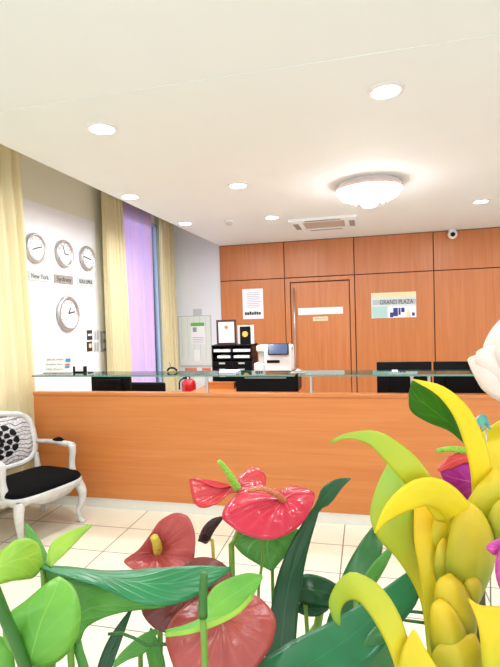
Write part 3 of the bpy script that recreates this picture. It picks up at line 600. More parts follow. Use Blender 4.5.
# seat frame: scalloped apron ring
def seat_outline(n=96, g=0):
    out = []
    for i in range(n):
        a = 2*math.pi*i/n; ca, sa = math.cos(a), math.sin(a); e = .38
        x = (dp+.045+g)*math.copysign(abs(ca)**e, ca); y = (hw+.02+g)*math.copysign(abs(sa)**e, sa)
        if x < 0: y *= 1-.12*(-x/dp)
        x += .015*math.cos(3.14*y/hw*.5) if x > 0 else 0
        out.append((x, y, a))
    return out
bm = bmesh.new(); rings = []
for g, zt_, sc in ((-.02, .40, 0), (0, .402, 0), (.006, .385, 0), (.0, 0, 1), (-.022, 0, 1)):
    ring = []
    for x, y, a in seat_outline(96, g):
        z = zt_ if not sc else .342-.02*math.cos(a*4) - .014*math.cos(a*12)
        ring.append(bm.verts.new((x, y, z)))
    rings.append(ring)
for A_, B_ in list(zip(rings, rings[1:]))+[(rings[-1], rings[0])]:
    for k_ in range(96): bm.faces.new((A_[k_], A_[(k_+1) % 96], B_[(k_+1) % 96], B_[k_]))
link('seat_frame', bm, 'chairw', CH, True)
bm = bmesh.new(); rings = []
for g, z in ((-.03, .38), (-.012, .39), (.0, .415), (-.012, .44), (-.05, .458), (-.12, .468), (-.19, .47)):
    rings.append([bm.verts.new((x, y, z)) for x, y, a in seat_outline(96, g)])
for A_, B_ in zip(rings, rings[1:]):
    for k_ in range(96): bm.faces.new((A_[k_], A_[(k_+1) % 96], B_[(k_+1) % 96], B_[k_]))
bm.faces.new(rings[0][::-1]); bm.faces.new(rings[-1]); link('seat', bm, 'velvet', CH, True)
# back
def bx(h): return -dp-.04-(h-.45)*.3
def back_outline(n, sc=1.):
    out = []
    for i in range(n):
        a = 2*math.pi*i/n; ca, sa = math.cos(a), math.sin(a); e = .62
        y = .222*sc*math.copysign(abs(ca)**e, ca); z = .72+.215*sc*math.copysign(abs(sa)**e, sa)
        y *= .93+.09*(z-.5)/.43; z += .018*math.exp(-(y/.06)**2) if sa > 0 and sc >= .99 else 0
        out.append(Vector((bx(z), y, z)))
    return out
O = back_outline(96); bm = bmesh.new(); rings = []
for i, p in enumerate(O):
    d = (O[(i+1) % 96]-O[i-1]).normalized(); nx = Vector((1, 0, .2)).normalized(); s_ = d.cross(nx).normalized(); ring = []
    for k_ in range(10): a = 2*math.pi*k_/10; ring.append(bm.verts.new(p+.026*math.cos(a)*s_+.02*math.sin(a)*nx))
    rings.append(ring)
for i in range(96):
    for k_ in range(10): bm.faces.new((rings[i][k_], rings[i][(k_+1) % 10], rings[(i+1) % 96][(k_+1) % 10], rings[(i+1) % 96][k_]))
link('back_frame', bm, 'chairw', CH, True)
bm = bmesh.new()
pr_ = [[bm.verts.new(p+Vector((o_, 0, 0))) for p in back_outline(64, s_)] for s_, o_ in ((.94, -.018), (.94, .006), (.8, .02), (.5, .032), (.2, .036))]
for A_, B_ in zip(pr_, pr_[1:]):
    for k_ in range(64): bm.faces.new((A_[k_], A_[(k_+1) % 64], B_[(k_+1) % 64], B_[k_]))
bm.faces.new(pr_[0][::-1]); bm.faces.new(pr_[-1]); bp = link('back_pad', bm, 'floral', CH, True); bp['_local'] = 1
bm = bmesh.new()
def petal(cy, cz, ang, l, w_):
    vs = []; cnt = Vector((0, cy, cz))
    for k_ in range(12):
        a = 2*math.pi*k_/12; t_ = math.cos(a); yy = l*(.5+.5*t_); ww = w_*math.sin(a)*(.5+.5*(1+t_)/2)
        y = cy+math.cos(ang)*yy-math.sin(ang)*ww; z = cz+math.sin(ang)*yy+math.cos(ang)*ww
        q_ = max(abs(y)/.23, abs(z-.72)/.2); vs.append(bm.verts.new((bx(z)+.041-.03*min(1, q_)**2, y, z)))
    bm.faces.new(vs)
for rr, n, l, w_ in ((.012, 6, .042, .026), (.058, 9, .05, .034), (.11, 12, .052, .044)):
    for i in range(n): a = 2*math.pi*i/n+rr*9; petal(-.075+rr*math.cos(a), .73+rr*math.sin(a)*.9, a, l*.92, w_*.9)
link('flower_print', bm, 'blackm', bp, solid=.002)
for s_ in (1, -1):
    T('back_post', [(bx(.42), s_*.19, .36), (bx(.48), s_*.19, .47), (bx(.56), s_*.2, .56)], [.026, .02, .02], 'chairw', CH, 12, True, 10)
    T('arm', [(bx(.66)+.01, s_*.225, .66), (-.12, s_*.25, .668), (.0, s_*.26, .662), (.085, s_*.265, .655)], [.018, .02, .024, .027], 'chairw', CH, 14, True, 20)
    T('arm_support', [(.085, s_*.265, .658), (.092, s_*.263, .6), (.085, s_*.258, .5), (.1, s_*.25, .39)], [.028, .024, .022, .028], 'chairw', CH, 14, True, 20)
    T('arm_pad', [(-.11, s_*.25, .682), (-.06, s_*.256, .692), (-.01, s_*.26, .682)], [.014, .022, .014], 'velvet', CH, 12, True, 12)
# ---------------------------------------------------------------- flower arrangement in the foreground
def toward(p): return (CAM-p).normalized()
def leaf(name, A, Bq, mat, parent=None, bulge=0., n=30, m=9, th=.0012, fold=0., wave=0.):
    """surface between two edge curves given as (px, py, distance)"""
    P = [W(*a) for a in A]; Q = [W(*b) for b in Bq]; P = cr(P, n); Q = cr(Q, n)
    bm = bmesh.new(); uvl = bm.loops.layers.uv.new('UVMap'); g = []; U_ = {}
    for i in range(n):
        t_ = (P[min(i+1, n-1)]+Q[min(i+1, n-1)]-P[max(i-1, 0)]-Q[max(i-1, 0)]); w_ = Q[i]-P[i]; nrm = t_.cross(w_)
        nrm = nrm.normalized() if nrm.length > 1e-9 else toward(P[i])
        if nrm.dot(toward(P[i])) < 0: nrm = -nrm
        row = []
        for j in range(m):
            s_ = j/(m-1); x = 2*s_-1; wl = w_.length
            off = bulge*wl*(1-x*x) - fold*wl*(1-abs(x)) + wave*wl*math.sin(i/n*14+s_*3)*.3*abs(x)
            v = bm.verts.new(P[i]+w_*s_+nrm*off); U_[v] = (i/(n-1), s_); row.append(v)
        g.append(row)
    for i in range(n-1):
        for j in range(m-1):
            f_ = bm.faces.new((g[i][j], g[i+1][j], g[i+1][j+1], g[i][j+1]))
            for l in f_.loops: l[uvl].uv = U_[l.vert]
    return link(name, bm, mat, parent, True, solid=th)
def spathe(name, outline, centre, mat, parent=None, bulge=.06, dip=.0, n=72, rn=12, th=.0016):
    O_ = [W(*o) for o in outline]; c_ = W(*centre); k = len(O_); pts_ = []
    for i in range(n):
        s_ = i/n*k; j = int(s_); t_ = s_-j; a, b, c, d = (O_[(j+q_) % k] for q_ in (-1, 0, 1, 2))
        pts_.append(.5*((2*b)+(c-a)*t_+(2*a-5*b+4*c-d)*t_*t_+(3*b-a-3*c+d)*t_**3))
    nrm = Vector((0, 0, 0))
    for i in range(n): nrm += (pts_[i]-c_).cross(pts_[(i+1) % n]-c_)
    nrm.normalize(); nrm = -nrm if nrm.dot(toward(c_)) < 0 else nrm
    bm = bmesh.new(); uvl = bm.loops.layers.uv.new('UVMap'); cv = bm.verts.new(c_); U_ = {cv: (0, .5)}; rings = []
    size = sum((p-c_).length for p in pts_)/n
    for r_ in range(1, rn+1):
        u_ = r_/rn; ring = []
        for i, p in enumerate(pts_):
            off = bulge*size*math.sin(math.pi*u_) + .02*size*(math.sin(i/n*6.283*9)+math.sin(i/n*6.283*5+1)+1.5*math.sin(i/n*6.283*3+u_*4))*u_*(1.15-u_)*2
            v = bm.verts.new(c_.lerp(p, u_)+nrm*off); U_[v] = (u_, i/n); ring.append(v)
        rings.append(ring)
    for i in range(n): f_ = bm.faces.new((cv, rings[0][i], rings[0][(i+1) % n]))
    for a, b in zip(rings, rings[1:]):
        for i in range(n): bm.faces.new((a[i], b[i], b[(i+1) % n], a[(i+1) % n]))
    for f_ in bm.faces:
        for l in f_.loops: l[uvl].uv = U_[l.vert]
    return link(name, bm, mat, parent, True, solid=th)
def tubeP(name, pts_, rad, mat, parent=None, n=24): return T(name, [W(*p) for p in pts_], rad, mat, parent, 12, True, n)
TOPZ = .93
def foot(px, z):
    """point in the foam below the frame under a given column"""
    p = W(px, 667, z); d = Vector((p.x, p.y, 0)); c0 = Vector((BC.x, BC.y, 0)); v = d-c0
    along = v.dot(r0); dep = v.dot(fwh); along = max(-.33, min(.33, along)); dep = max(-.1, min(.1, dep)); q = c0+r0*along+fwh*dep; q.z = TOPZ-.02; return q
fwh = Vector((-math.sin(PSI), math.cos(PSI), 0)); BC = Vector((0, 0, 0))+fwh*.47+r0*.03
def stemdown(parent, start, r, mat='stem', mid=None):
    s0 = W(*start); e = foot(start[0], start[2]); pts_ = [s0]
    if mid: pts_ += [W(*q_) for q_ in mid]
    pts_.append(e); return T('stem', pts_, [r]*len(pts_), mat, parent, 12, True, 20)
# table and basket carrying it (below the frame)
def obox(bm, c, a, b, z0, z1):
    vs = [bm.verts.new(Vector((c.x, c.y, 0))+r0*sx*a+fwh*sy*b+Vector((0, 0, z))) for sx in (-1, 1) for sy in (-1, 1) for z in (z0, z1)]
    for f_ in ((0, 1, 3, 2), (4, 6, 7, 5), (0, 4, 5, 1), (2, 3, 7, 6), (0, 2, 6, 4), (1, 5, 7, 3)): bm.faces.new([vs[i] for i in f_])
t = thing('display_table', 'low wooden display table under the flower basket', 'table', (BC.x, BC.y, 0))
bm = bmesh.new(); obox(bm, BC, .45, .22, .70, .73); link('tabletop', bm, 'counter', t, bev=.004)
for sx in (-1, 1):
    for sy in (-1, 1): bm = bmesh.new(); obox(bm, BC+r0*sx*.4+fwh*sy*.18, .02, .02, 0, .70); link('leg', bm, 'counter', t)
t = thing('flower_basket', 'long wicker basket holding the cut flowers', 'basket', (BC.x, BC.y, .73))
bm = bmesh.new(); obox(bm, BC, .38, .15, .731, .75)
for c_, a, b in ((BC+fwh*.145, .38, .006), (BC-fwh*.145, .38, .006), (BC+r0*.375, .006, .14), (BC-r0*.375, .006, .14)): obox(bm, c_, a, b, .75, .93)
link('basket_wall', bm, 'basket', t); bm = bmesh.new(); obox(bm, BC, .365, .135, .751, .915); link('foam', bm, 'foam', t)

def fl(name, lab, cat, x, y, z, grp=None): return thing(name, lab, cat, foot(x, z), grp)
# -- anthuriums
t = fl('anthurium_flower', 'bright pinkish red anthurium flower facing up in the centre', 'flower', 235, 535, .62)
spathe('spathe', [(222, 516, .60), (228, 503, .62), (241, 492, .645), (262, 489, .66), (282, 491, .655), (291, 486, .67), (303, 488, .66), (314, 494, .64), (312, 507, .62), (303, 522, .60), (289, 533, .585), (266, 540, .575), (243, 534, .58), (228, 524, .59)], (283, 500, .625), 'sp_red', t, .1)
tubeP('spadix', [(284, 501, .622), (276, 494, .61), (262, 489, .605), (249, 491, .60)], [.0045, .0045, .004, .0025], 'spx_o', t)
stemdown(t, (246, 516, .645), .0038, 'stem', [(235, 540, .625), (232, 572, .61)])
t = fl('anthurium_flower', 'coral red anthurium flower with an upright green spadix', 'flower', 262, 545, .7)
spathe('spathe', [(190, 479, .69), (202, 482, .68), (218, 488, .67), (233, 486, .68), (240, 477, .71), (250, 468, .72), (261, 470, .72), (266, 479, .71), (262, 489, .69), (246, 492, .67), (230, 494, .66), (218, 502, .65), (204, 508, .655), (195, 504, .67), (191, 491, .68)], (234, 487, .675), 'sp_pink', t, .06)
tubeP('spadix', [(237, 488, .668), (231, 477, .66), (224, 467, .655), (219, 461, .65)], [.006, .0055, .005, .003], 'spx_g', t)
T('stem', [W(236, 489, .68), W(262, 545, .66), W(258, 610, .64), foot(262, .6)], [.002]*4, 'stem', t, 10, True, 20)
t = fl('anthurium_flower', 'dusky rose anthurium flower with a yellow spadix at left', 'flower', 160, 560, .6)
spathe('spathe', [(124, 561, .60), (138, 550, .60), (150, 535, .60), (160, 521, .605), (174, 513, .60), (187, 516, .59), (194, 530, .585), (195, 550, .58), (190, 566, .575), (170, 574, .57), (148, 574, .575), (134, 570, .59)], (157, 552, .61), 'sp_dusk', t, .07)
tubeP('spadix', [(158, 552, .606), (157, 544, .595), (154, 537, .59)], [.0055, .006, .005], 'spx_y', t)
stemdown(t, (160, 556, .615), .0035, 'stem')
t = fl('anthurium_flower', 'largest dusty brick anthurium flower at the bottom centre', 'flower', 225, 640, .5)
spathe('spathe', [(166, 634, .49), (178, 612, .50), (198, 600, .51), (222, 606, .50), (246, 594, .51), (262, 600, .51), (275, 618, .50), (273, 640, .485), (262, 660, .475), (240, 685, .46), (210, 700, .455), (185, 690, .46), (172, 662, .475)], (222, 618, .49), 'sp_dusk2', t, .1)
stemdown(t, (222, 622, .50), .004)
t = fl('anthurium_flower', 'brownish red anthurium flower behind the long green leaf', 'flower', 190, 590, .55)
spathe('spathe', [(142, 606, .54), (152, 594, .55), (178, 572, .56), (192, 559, .57), (212, 558, .57), (228, 568, .57), (233, 584, .56), (226, 606, .55), (205, 624, .54), (180, 634, .53), (158, 630, .53), (145, 618, .535)], (186, 594, .55), 'sp_brown', t, .07)
stemdown(t, (186, 600, .56), .004)
t = fl('withered_bud', 'shrivelled dark brown bud on a thin yellow stem', 'bud', 212, 560, .62)
leaf('dried_spathe', [(198, 541, .62), (203, 528, .62), (212, 519, .62), (223, 516, .62)], [(200, 541, .62), (207, 543, .62), (214, 531, .62), (224, 517, .62)], 'wither', t, .3)
leaf('dried_spathe', [(199, 538, .625), (202, 532, .62), (208, 529, .62)], [(205, 537, .615), (208, 538, .615), (211, 533, .615)], 'wither', t, .3)
stemdown(t, (209, 540, .62), .0022, 'spx_y', [(214, 566, .61)])
# -- leaves at left
def lf(name, lab, A, Bq, mat, st=None, r=.003, bulge=.08, fold=0, sm='stem', part='leaf_blade', **k):
    z = A[0][2]; t = fl(name, lab, 'leaf', A[0][0], A[0][1], z); leaf(part, A, Bq, mat, t, bulge, fold=fold, **k)
    if st: stemdown(t, st[0], r, sm, st[1:])
    return t
lf('arrangement_leaf', 'curled lime green leaf cut off by the left edge', [(-25, 600, .46), (-15, 570, .46), (5, 548, .46), (22, 538, .47), (38, 544, .49), (43, 564, .50)], [(-20, 640, .44), (-8, 592, .44), (8, 582, .45), (22, 580, .46), (34, 577, .48), (43, 566, .50)], 'lf_lime', [(43, 564, .5), (46, 640, .49)])
lf('arrangement_leaf', 'narrow upright green leaf beside the lime leaf at left', [(48, 568, .52), (36, 555, .53), (27, 538, .54), (25, 524, .545)], [(50, 564, .50), (44, 548, .52), (36, 534, .535), (27, 523, .545)], 'lf_mid', [(48, 566, .51), (52, 640, .5)])
lf('arrangement_leaf', 'bright lime leaf with a brown pointed tip under the armchair', [(47, 566, .50), (48, 552, .51), (55, 540, .52), (72, 530, .53), (92, 524, .54)], [(51, 567, .49), (57, 561, .50), (68, 551, .515), (80, 538, .53), (92, 526, .54)], 'lf_lime', [(48, 565, .5), (50, 640, .5)])
lf('arrangement_leaf', 'broad heart shaped light green leaf at the lower left', [(30, 665, .44), (6, 645, .43), (6, 618, .43), (27, 600, .44), (46, 584, .45), (58, 577, .46)], [(38, 668, .44), (60, 660, .43), (76, 640, .43), (81, 612, .435), (74, 588, .45), (60, 577, .46)], 'lf_light', [(34, 664, .445)], .004, .12)
lf('arrangement_leaf', 'long glossy blue green leaf stretching across the red flowers', [(36, 565, .50), (70, 567, .50), (110, 571, .50), (160, 568, .50), (200, 566, .51), (231, 567, .52)], [(38, 568, .49), (66, 577, .475), (100, 587, .46), (130, 600, .455), (160, 606, .46), (192, 598, .478), (231, 570, .52)], 'lf_teal', None, bulge=.06)
t = fl('arrangement_leaf', 'mid green leaf folding down beneath the long glossy leaf', 'leaf', 70, 600, .5)
leaf('leaf_blade', [(42, 568, .50), (66, 572, .49), (98, 582, .475), (130, 594, .47), (165, 600, .475)], [(50, 582, .50), (66, 625, .50), (78, 644, .49), (88, 626, .48), (118, 613, .475), (165, 607, .475)], 'lf_mid', t, .05); stemdown(t, (70, 634, .495), .0035)
lf('arrangement_leaf', 'bright green leaf with a pale rim over the brick anthurium', [(165, 630, .45), (185, 625, .452), (202, 616, .455), (206, 600, .46), (214, 587, .465), (230, 578, .468), (248, 573, .47), (262, 575, .47)], [(166, 636, .445), (190, 632, .44), (215, 624, .443), (236, 613, .45), (251, 599, .46), (263, 578, .47)], 'lf_light', None, bulge=-.1)
leaf('pale_rim', [(165, 633, .444), (190, 629, .438), (215, 620, .441), (236, 609, .448), (251, 595, .458)], [(166, 637, .443), (190, 634, .436), (215, 626, .44), (238, 614, .448), (253, 598, .459)], 'lf_lime', bpy.data.objects[[o.name for o in bpy.data.objects if o.get('label', '').startswith('bright green leaf with a pale')][0]], .05)
t = fl('cut_stem', 'thick green cut stem standing before the brick anthurium', 'stem', 204, 620, .42)
T('stem', [W(204, 573, .43), W(203, 600, .43), W(203, 617, .43)], [.0035, .0042, .0042], 'stemd', t, 14, True, 10); T('lower_stem', [W(203, 617, .43), W(205, 667, .43), foot(205, .43)], .003, 'stem', t, 12, True, 10)
t = fl('cut_stem', 'thick dark green stalk crossing the bottom left corner', 'stem', 10, 630, .4)
T('stem', [W(-14, 570, .40), W(3, 612, .41), W(22, 658, .42), W(36, 705, .43)], [.0052]*4, 'stemd', t, 12, True, 16)
lf('arrangement_leaf', 'pale green leaf in the extreme bottom left corner', [(-20, 640, .46), (0, 636, .46), (12, 650, .46), (16, 675, .46)], [(-25, 690, .45), (-15, 690, .45), (-4, 690, .45), (14, 680, .46)], 'lf_light', [(10, 680, .46)])
lf('arrangement_leaf', 'dark narrow leaf rising at the bottom below the long glossy leaf', [(95, 690, .52), (98, 665, .52), (108, 640, .53), (120, 622, .54), (131, 608, .55)], [(106, 690, .52), (112, 668, .52), (120, 645, .53), (127, 625, .54), (133, 608, .55)], 'lf_dark', None, fold=.1)
lf('arrangement_leaf', 'light green strip leaf at the bottom left of the dark narrow leaf', [(84, 690, .5), (78, 664, .5), (74, 648, .5), (78, 632, .5)], [(94, 690, .5), (88, 664, .5), (83, 648, .5), (80, 632, .5)], 'lf_mid', None)
lf('arrangement_leaf', 'small green leaf beneath the brick anthurium', [(112, 664, .58), (124, 650, .58), (140, 636, .58), (156, 628, .58)], [(114, 668, .57), (128, 660, .57), (146, 652, .57), (158, 632, .58)], 'lf_mid', [(140, 646, .58)])
lf('arrangement_leaf', 'green leaf standing between glossy leaf and brick anthurium', [(148, 690, .6), (149, 668, .6), (146, 648, .6), (150, 628, .6)], [(168, 690, .6), (166, 668, .6), (162, 650, .6), (152, 628, .6)], 'lf_mid', None)
t = fl('curved_stem', 'thin dark stem arching down to the right at the bottom', 'stem', 175, 660, .5); T('stem', [W(108, 634, .5), W(125, 634, .5), W(150, 647, .5), W(175, 662, .5), foot(178, .5)], [.0016]*5, 'stemd', t, 8, True, 24)
# -- centre leaves
lf('arrangement_leaf', 'mid green heart leaf right behind the pinkish red anthurium', [(262, 520, .70), (245, 530, .70), (234, 541, .70), (240, 552, .69), (254, 562, .68), (271, 571, .67)], [(286, 520, .70), (296, 528, .70), (306, 536, .70), (294, 548, .69), (282, 560, .68), (273, 571, .67)], 'lf_mid', [(272, 560, .69)], .0025)
lf('strap_leaf', 'tall dark green strap leaf with its tip bent to the right', [(262, 690, .60), (267, 640, .60), (274, 590, .61), (286, 553, .62), (303, 522, .63), (316, 503, .64), (322, 488, .65), (336, 479, .67), (350, 478, .69)], [(292, 690, .60), (296, 640, .60), (300, 596, .61), (307, 555, .62), (316, 522, .63), (320, 510, .64), (330, 504, .65), (342, 488, .67), (351, 479, .69)], 'lf_dark', None, fold=.08)
lf('arrangement_leaf', 'very dark leaf lying low beside the tall strap leaf', [(290, 582, .72), (303, 574, .71), (320, 576, .70), (335, 583, .69), (345, 592, .69)], [(290, 596, .70), (303, 604, .69), (318, 606, .68), (332, 608, .68), (344, 598, .69)], 'lf_dark', [(305, 596, .70)])
lf('arrangement_leaf', 'small dark leaf under the very dark leaf', [(296, 606, .70), (306, 600, .70), (318, 602, .70), (328, 608, .70)], [(297, 612, .69), (306, 616, .69), (318, 616, .69), (328, 610, .70)], 'lf_dark', [(306, 612, .7)])
t = fl('curved_stem', 'light green stem standing right of the dark strap leaf', 'stem', 315, 620, .66)
T('stem', [W(323, 588, .73), W(317, 628, .71), W(309, 650, .69), foot(312, .66)], [.0065, .006, .0045, .0045], 'stem', t, 10, True, 16)
lf('strap_leaf', 'broad green strap leaf left of the bromeliad', [(312, 690, .58), (322, 640, .58), (334, 600, .59), (345, 570, .60), (360, 543, .61), (372, 527, .62)], [(345, 690, .56), (352, 650, .56), (360, 610, .57), (372, 578, .58), (382, 552, .60), (382, 536, .62)], 'lf_strap', None, fold=.06)
lf('strap_leaf', 'narrow striped green leaf tight against the bromeliad', [(352, 600, .56), (362, 580, .57), (374, 562, .58), (390, 546, .59)], [(360, 602, .56), (374, 586, .57), (386, 566, .58), (394, 548, .59)], 'lf_mid', [(356, 601, .56)])
lf('arrangement_leaf', 'broad teal green leaf sweeping across the bottom right of centre', [(210, 690, .48), (250, 667, .48), (290, 642, .49), (330, 622, .50), (370, 598, .51), (400, 577, .52), (416, 566, .53)], [(250, 720, .44), (310, 705, .44), (350, 680, .45), (376, 655, .46), (400, 625, .48), (418, 600, .50), (420, 570, .53)], 'lf_teal', None, bulge=.05).children[0].data.materials[0] = leaf_mat('leaf_sweep', srgb(40, 124, 76), srgb(30, 102, 62), srgb(80, 160, 110), None, 1, .06, .3, .15, .004, 0)
lf('arrangement_leaf', 'deep green leaf behind the arching bract at the bottom', [(345, 700, .47), (352, 668, .47), (364, 640, .47), (380, 622, .48)], [(405, 700, .47), (402, 668, .47), (398, 640, .47), (386, 622, .48)], 'lf_strap', None)
for i, y_ in enumerate((612, 622)):
    t = fl('curved_stem', ['upper thin green twig reaching into the bromeliad column', 'lower thin green twig reaching into the bromeliad column'][i], 'stem', 410, y_, .55); T('stem', [W(432, y_+2, .54), W(418, y_, .54), W(405, y_-1, .55), W(398, y_+20, .55), foot(396, .55)], [.0018]*5, 'stemd', t, 8, True, 20)
# -- bromeliad
t = fl('bromeliad_flower', 'large yellow bromeliad flower head with arching bracts at right', 'flower', 455, 640, .46)
def br(A, Bq, mat, bulge=.1, **k): return leaf('bract', A, Bq, mat, t, bulge, th=.0018, **k)
tubeP('core', [(462, 720, .52), (462, 640, .52), (464, 590, .53), (470, 550, .53), (472, 520, .53)], [.03, .034, .032, .024, .012], 'core', t)
br([(428, 660, .50), (420, 600, .50), (398, 560, .49), (378, 538, .48), (370, 515, .48), (376, 488, .49), (388, 463, .505)], [(442, 660, .50), (432, 600, .50), (418, 560, .495), (413, 535, .49), (414, 505, .49), (410, 485, .495), (392, 463, .505)], 'lf_gyg', .08)
br([(452, 520, .46), (440, 492, .44), (420, 462, .425), (400, 444, .42), (376, 431, .415), (348, 433, .415), (330, 441, .42)], [(436, 520, .46), (420, 498, .44), (402, 480, .425), (386, 462, .42), (368, 444, .415), (347, 438, .415), (331, 443, .42)], 'lf_gyg', .1)
br([(484, 545, .49), (468, 503, .45), (445, 481, .425), (420, 478, .415), (400, 489, .41), (384, 508, .41), (374, 532, .415)], [(452, 560, .50), (446, 522, .46), (430, 506, .43), (412, 509, .42), (396, 516, .42), (384, 523, .415), (375, 533, .415)], 'lf_yellow', .1)
br([(470, 540, .50), (472, 500, .49), (470, 468, .48), (463, 440, .475), (453, 415, .47), (436, 394, .465), (413, 380, .47)], [(500, 540, .50), (496, 500, .49), (490, 462, .485), (480, 430, .48), (466, 405, .475), (442, 386, .465), (413, 379, .47)], 'lf_yellow', .08)
o = br([(471, 449, .49), (460, 425, .485), (448, 406, .48), (432, 391, .475), (412, 381, .47)], [(470, 449, .49), (450, 431, .50), (428, 422, .50), (411, 411, .49), (409, 395, .48)], 'lf_under', -.06); o['label'] = 'green underside of the curled bract'
br([(478, 560, .53), (472, 500, .53), (472, 462, .53), (479, 436, .54), (498, 422, .55)], [(530, 560, .52), (530, 500, .52), (528, 470, .53), (520, 435, .54), (502, 421, .55)], 'lf_yellow', .12)
br([(430, 690, .46), (426, 630, .465), (420, 575, .47), (414, 540, .475), (414, 505, .48)], [(446, 690, .46), (440, 630, .465), (437, 575, .465), (437, 540, .475), (432, 500, .48)], 'lf_yg', .1)
br([(432, 570, .475), (430, 540, .475), (434, 515, .475), (442, 502, .48)], [(456, 570, .475), (458, 540, .475), (456, 518, .475), (446, 502, .48)], 'lf_yg', .15)
br([(438, 590, .465), (434, 565, .462), (437, 547, .462), (443, 538, .465)], [(458, 590, .465), (454, 566, .46), (450, 548, .462), (445, 538, .465)], 'lf_olive', .2)
br([(456, 605, .46), (446, 572, .455), (449, 535, .45), (456, 512, .452), (466, 502, .46)], [(480, 600, .46), (493, 566, .455), (493, 538, .45), (482, 513, .452), (468, 502, .46)], 'lf_olive', .22)
br([(462, 604, .45), (463, 590, .446), (466, 580, .446), (472, 577, .45)], [(478, 604, .45), (481, 590, .446), (479, 581, .446), (474, 577, .45)], 'lf_olive', .3)
br([(446, 650, .445), (436, 612, .44), (436, 584, .44), (448, 574, .445)], [(474, 645, .445), (476, 618, .44), (465, 588, .44), (451, 574, .445)], 'lf_olive', .22)
br([(434, 670, .435), (430, 635, .43), (431, 608, .43), (439, 599, .435)], [(462, 662, .435), (466, 636, .43), (454, 610, .43), (442, 599, .435)], 'lf_olive', .22)
br([(440, 700, .43), (430, 670, .425), (438, 645, .425), (472, 634, .43)], [(472, 705, .43), (480, 680, .425), (482, 655, .425), (475, 634, .43)], 'lf_olive', .15)
br([(486, 700, .40), (482, 660, .40), (478, 625, .40), (468, 598, .405)], [(535, 710, .41), (532, 660, .41), (530, 620, .41), (505, 608, .412), (480, 606, .408), (469, 599, .405)], 'lf_yg', .12)
br([(470, 535, .48), (464, 512, .475), (474, 490, .475), (494, 468, .48)], [(515, 540, .48), (520, 512, .475), (516, 488, .475), (498, 468, .48)], 'lf_yg', .15)
br([(492, 540, .46), (488, 522, .455), (494, 505, .455), (508, 496, .46)], [(525, 545, .46), (530, 525, .455), (524, 506, .455), (512, 496, .46)], 'lf_olive', .15)
br([(396, 700, .40), (398, 672, .40), (402, 650, .402), (412, 630, .405)], [(480, 720, .39), (455, 690, .39), (432, 660, .395), (415, 630, .405)], 'lf_yg', .08)
br([(430, 700, .41), (413, 655, .41), (398, 612, .41), (378, 584, .415), (352, 572, .42), (337, 583, .43), (329, 602, .44), (334, 621, .45)], [(402, 700, .41), (394, 664, .41), (384, 638, .41), (372, 617, .415), (359, 601, .42), (348, 600, .43), (341, 609, .44), (340, 625, .45)], 'lf_gyg', .08)
T('stem', [W(462, 700, .5), foot(462, .5)], .012, 'stem', t, 14)
# -- orchids, white flower, ribbon
t = fl('orchid_flower', 'magenta and coral orchid flower tucked behind the yellow bracts', 'flower', 470, 480, .53)
leaf('petal', [(484, 462, .53), (468, 461, .525), (450, 465, .52), (440, 472, .52)], [(486, 500, .53), (468, 499, .525), (450, 489, .52), (441, 474, .52)], 'magenta', t, .15)
leaf('petal', [(476, 448, .53), (466, 452, .525), (450, 456, .52), (437, 470, .52)], [(476, 462, .53), (464, 463, .52), (452, 468, .515), (439, 472, .515)], 'coral', t, .2)
leaf('petal', [(486, 452, .54), (476, 450, .54), (468, 456, .535)], [(486, 474, .54), (476, 472, .54), (469, 462, .535)], 'coral', t, .2)
tubeP('petal_tip', [(466, 451, .525), (450, 449, .52), (437, 451, .52)], [.004, .004, .0025], 'spx_g', t)
stemdown(t, (480, 480, .54), .003)
t = fl('orchid_flower', 'pink orchid flower at the lower right edge', 'flower', 500, 560, .4)
leaf('petal', [(510, 536, .41), (500, 538, .405), (491, 542, .40), (486, 547, .40)], [(512, 556, .41), (502, 556, .405), (493, 554, .40), (487, 549, .40)], 'pinkp', t, .2)
leaf('petal', [(512, 540, .40), (500, 548, .395), (495, 568, .395), (500, 588, .40), (512, 600, .40)], [(540, 545, .41), (530, 555, .40), (528, 570, .40), (530, 590, .40), (535, 600, .41)], 'pinkp', t, .2)
stemdown(t, (520, 590, .41), .003)
t = fl('white_flower', 'big soft white flower at the right edge above the counter', 'flower', 520, 380, .5)
bm = bmesh.new(); bmesh.ops.create_uvsphere(bm, u_segments=24, v_segments=16, radius=.026, matrix=Matrix.Translation(W(524, 362, .525))); link('flower_heart', bm, 'petalw', t, True)
def cup(yaw, tilt, r, w_, h):
    c_ = W(524, 366, .525); bm_ = bmesh.new(); uvl = bm_.loops.layers.uv.new('UVMap'); g = []
    for i in range(13):
        v_ = i/12; lat = -1.2+v_*(tilt+1.2); row = []
        for j in range(13):
            u_ = j/12*2-1; a = yaw+u_*w_*math.sin(math.pi*min(1, .12+v_*.8))**.6; rr = r*(1+.12*math.sin(u_*5+yaw*3)*v_*v_+.25*v_**4)
            row.append(bm_.verts.new(c_+Vector((rr*math.cos(lat)*math.cos(a), rr*math.cos(lat)*math.sin(a), h*math.sin(lat)))))
        g.append(row)
    for i in range(12):
        for j in range(12):
            f_ = bm_.faces.new((g[i][j], g[i+1][j], g[i+1][j+1], g[i][j+1]))
            for l, q_ in zip(f_.loops, ((i, j), (i+1, j), (i+1, j+1), (i, j+1))): l[uvl].uv = (q_[0]/12, q_[1]/12)
    link('petal', bm_, 'petalw', t, True, solid=.0015)
for k_ in range(5): cup(-1.9+k_*1.05, .75, .036, .75, .036)
for k_ in range(4): cup(-1.2+k_*1.57, 1.1, .03, .85, .036)
def pet(A, Bq, b=.15): leaf('petal', A, Bq, 'petalw', t, b, th=.002)
pet([(540, 420, .50), (505, 404, .49), (484, 390, .485), (474, 374, .485), (468, 360, .49)], [(545, 370, .49), (515, 358, .48), (498, 354, .475), (482, 354, .48), (470, 358, .49)], .18)
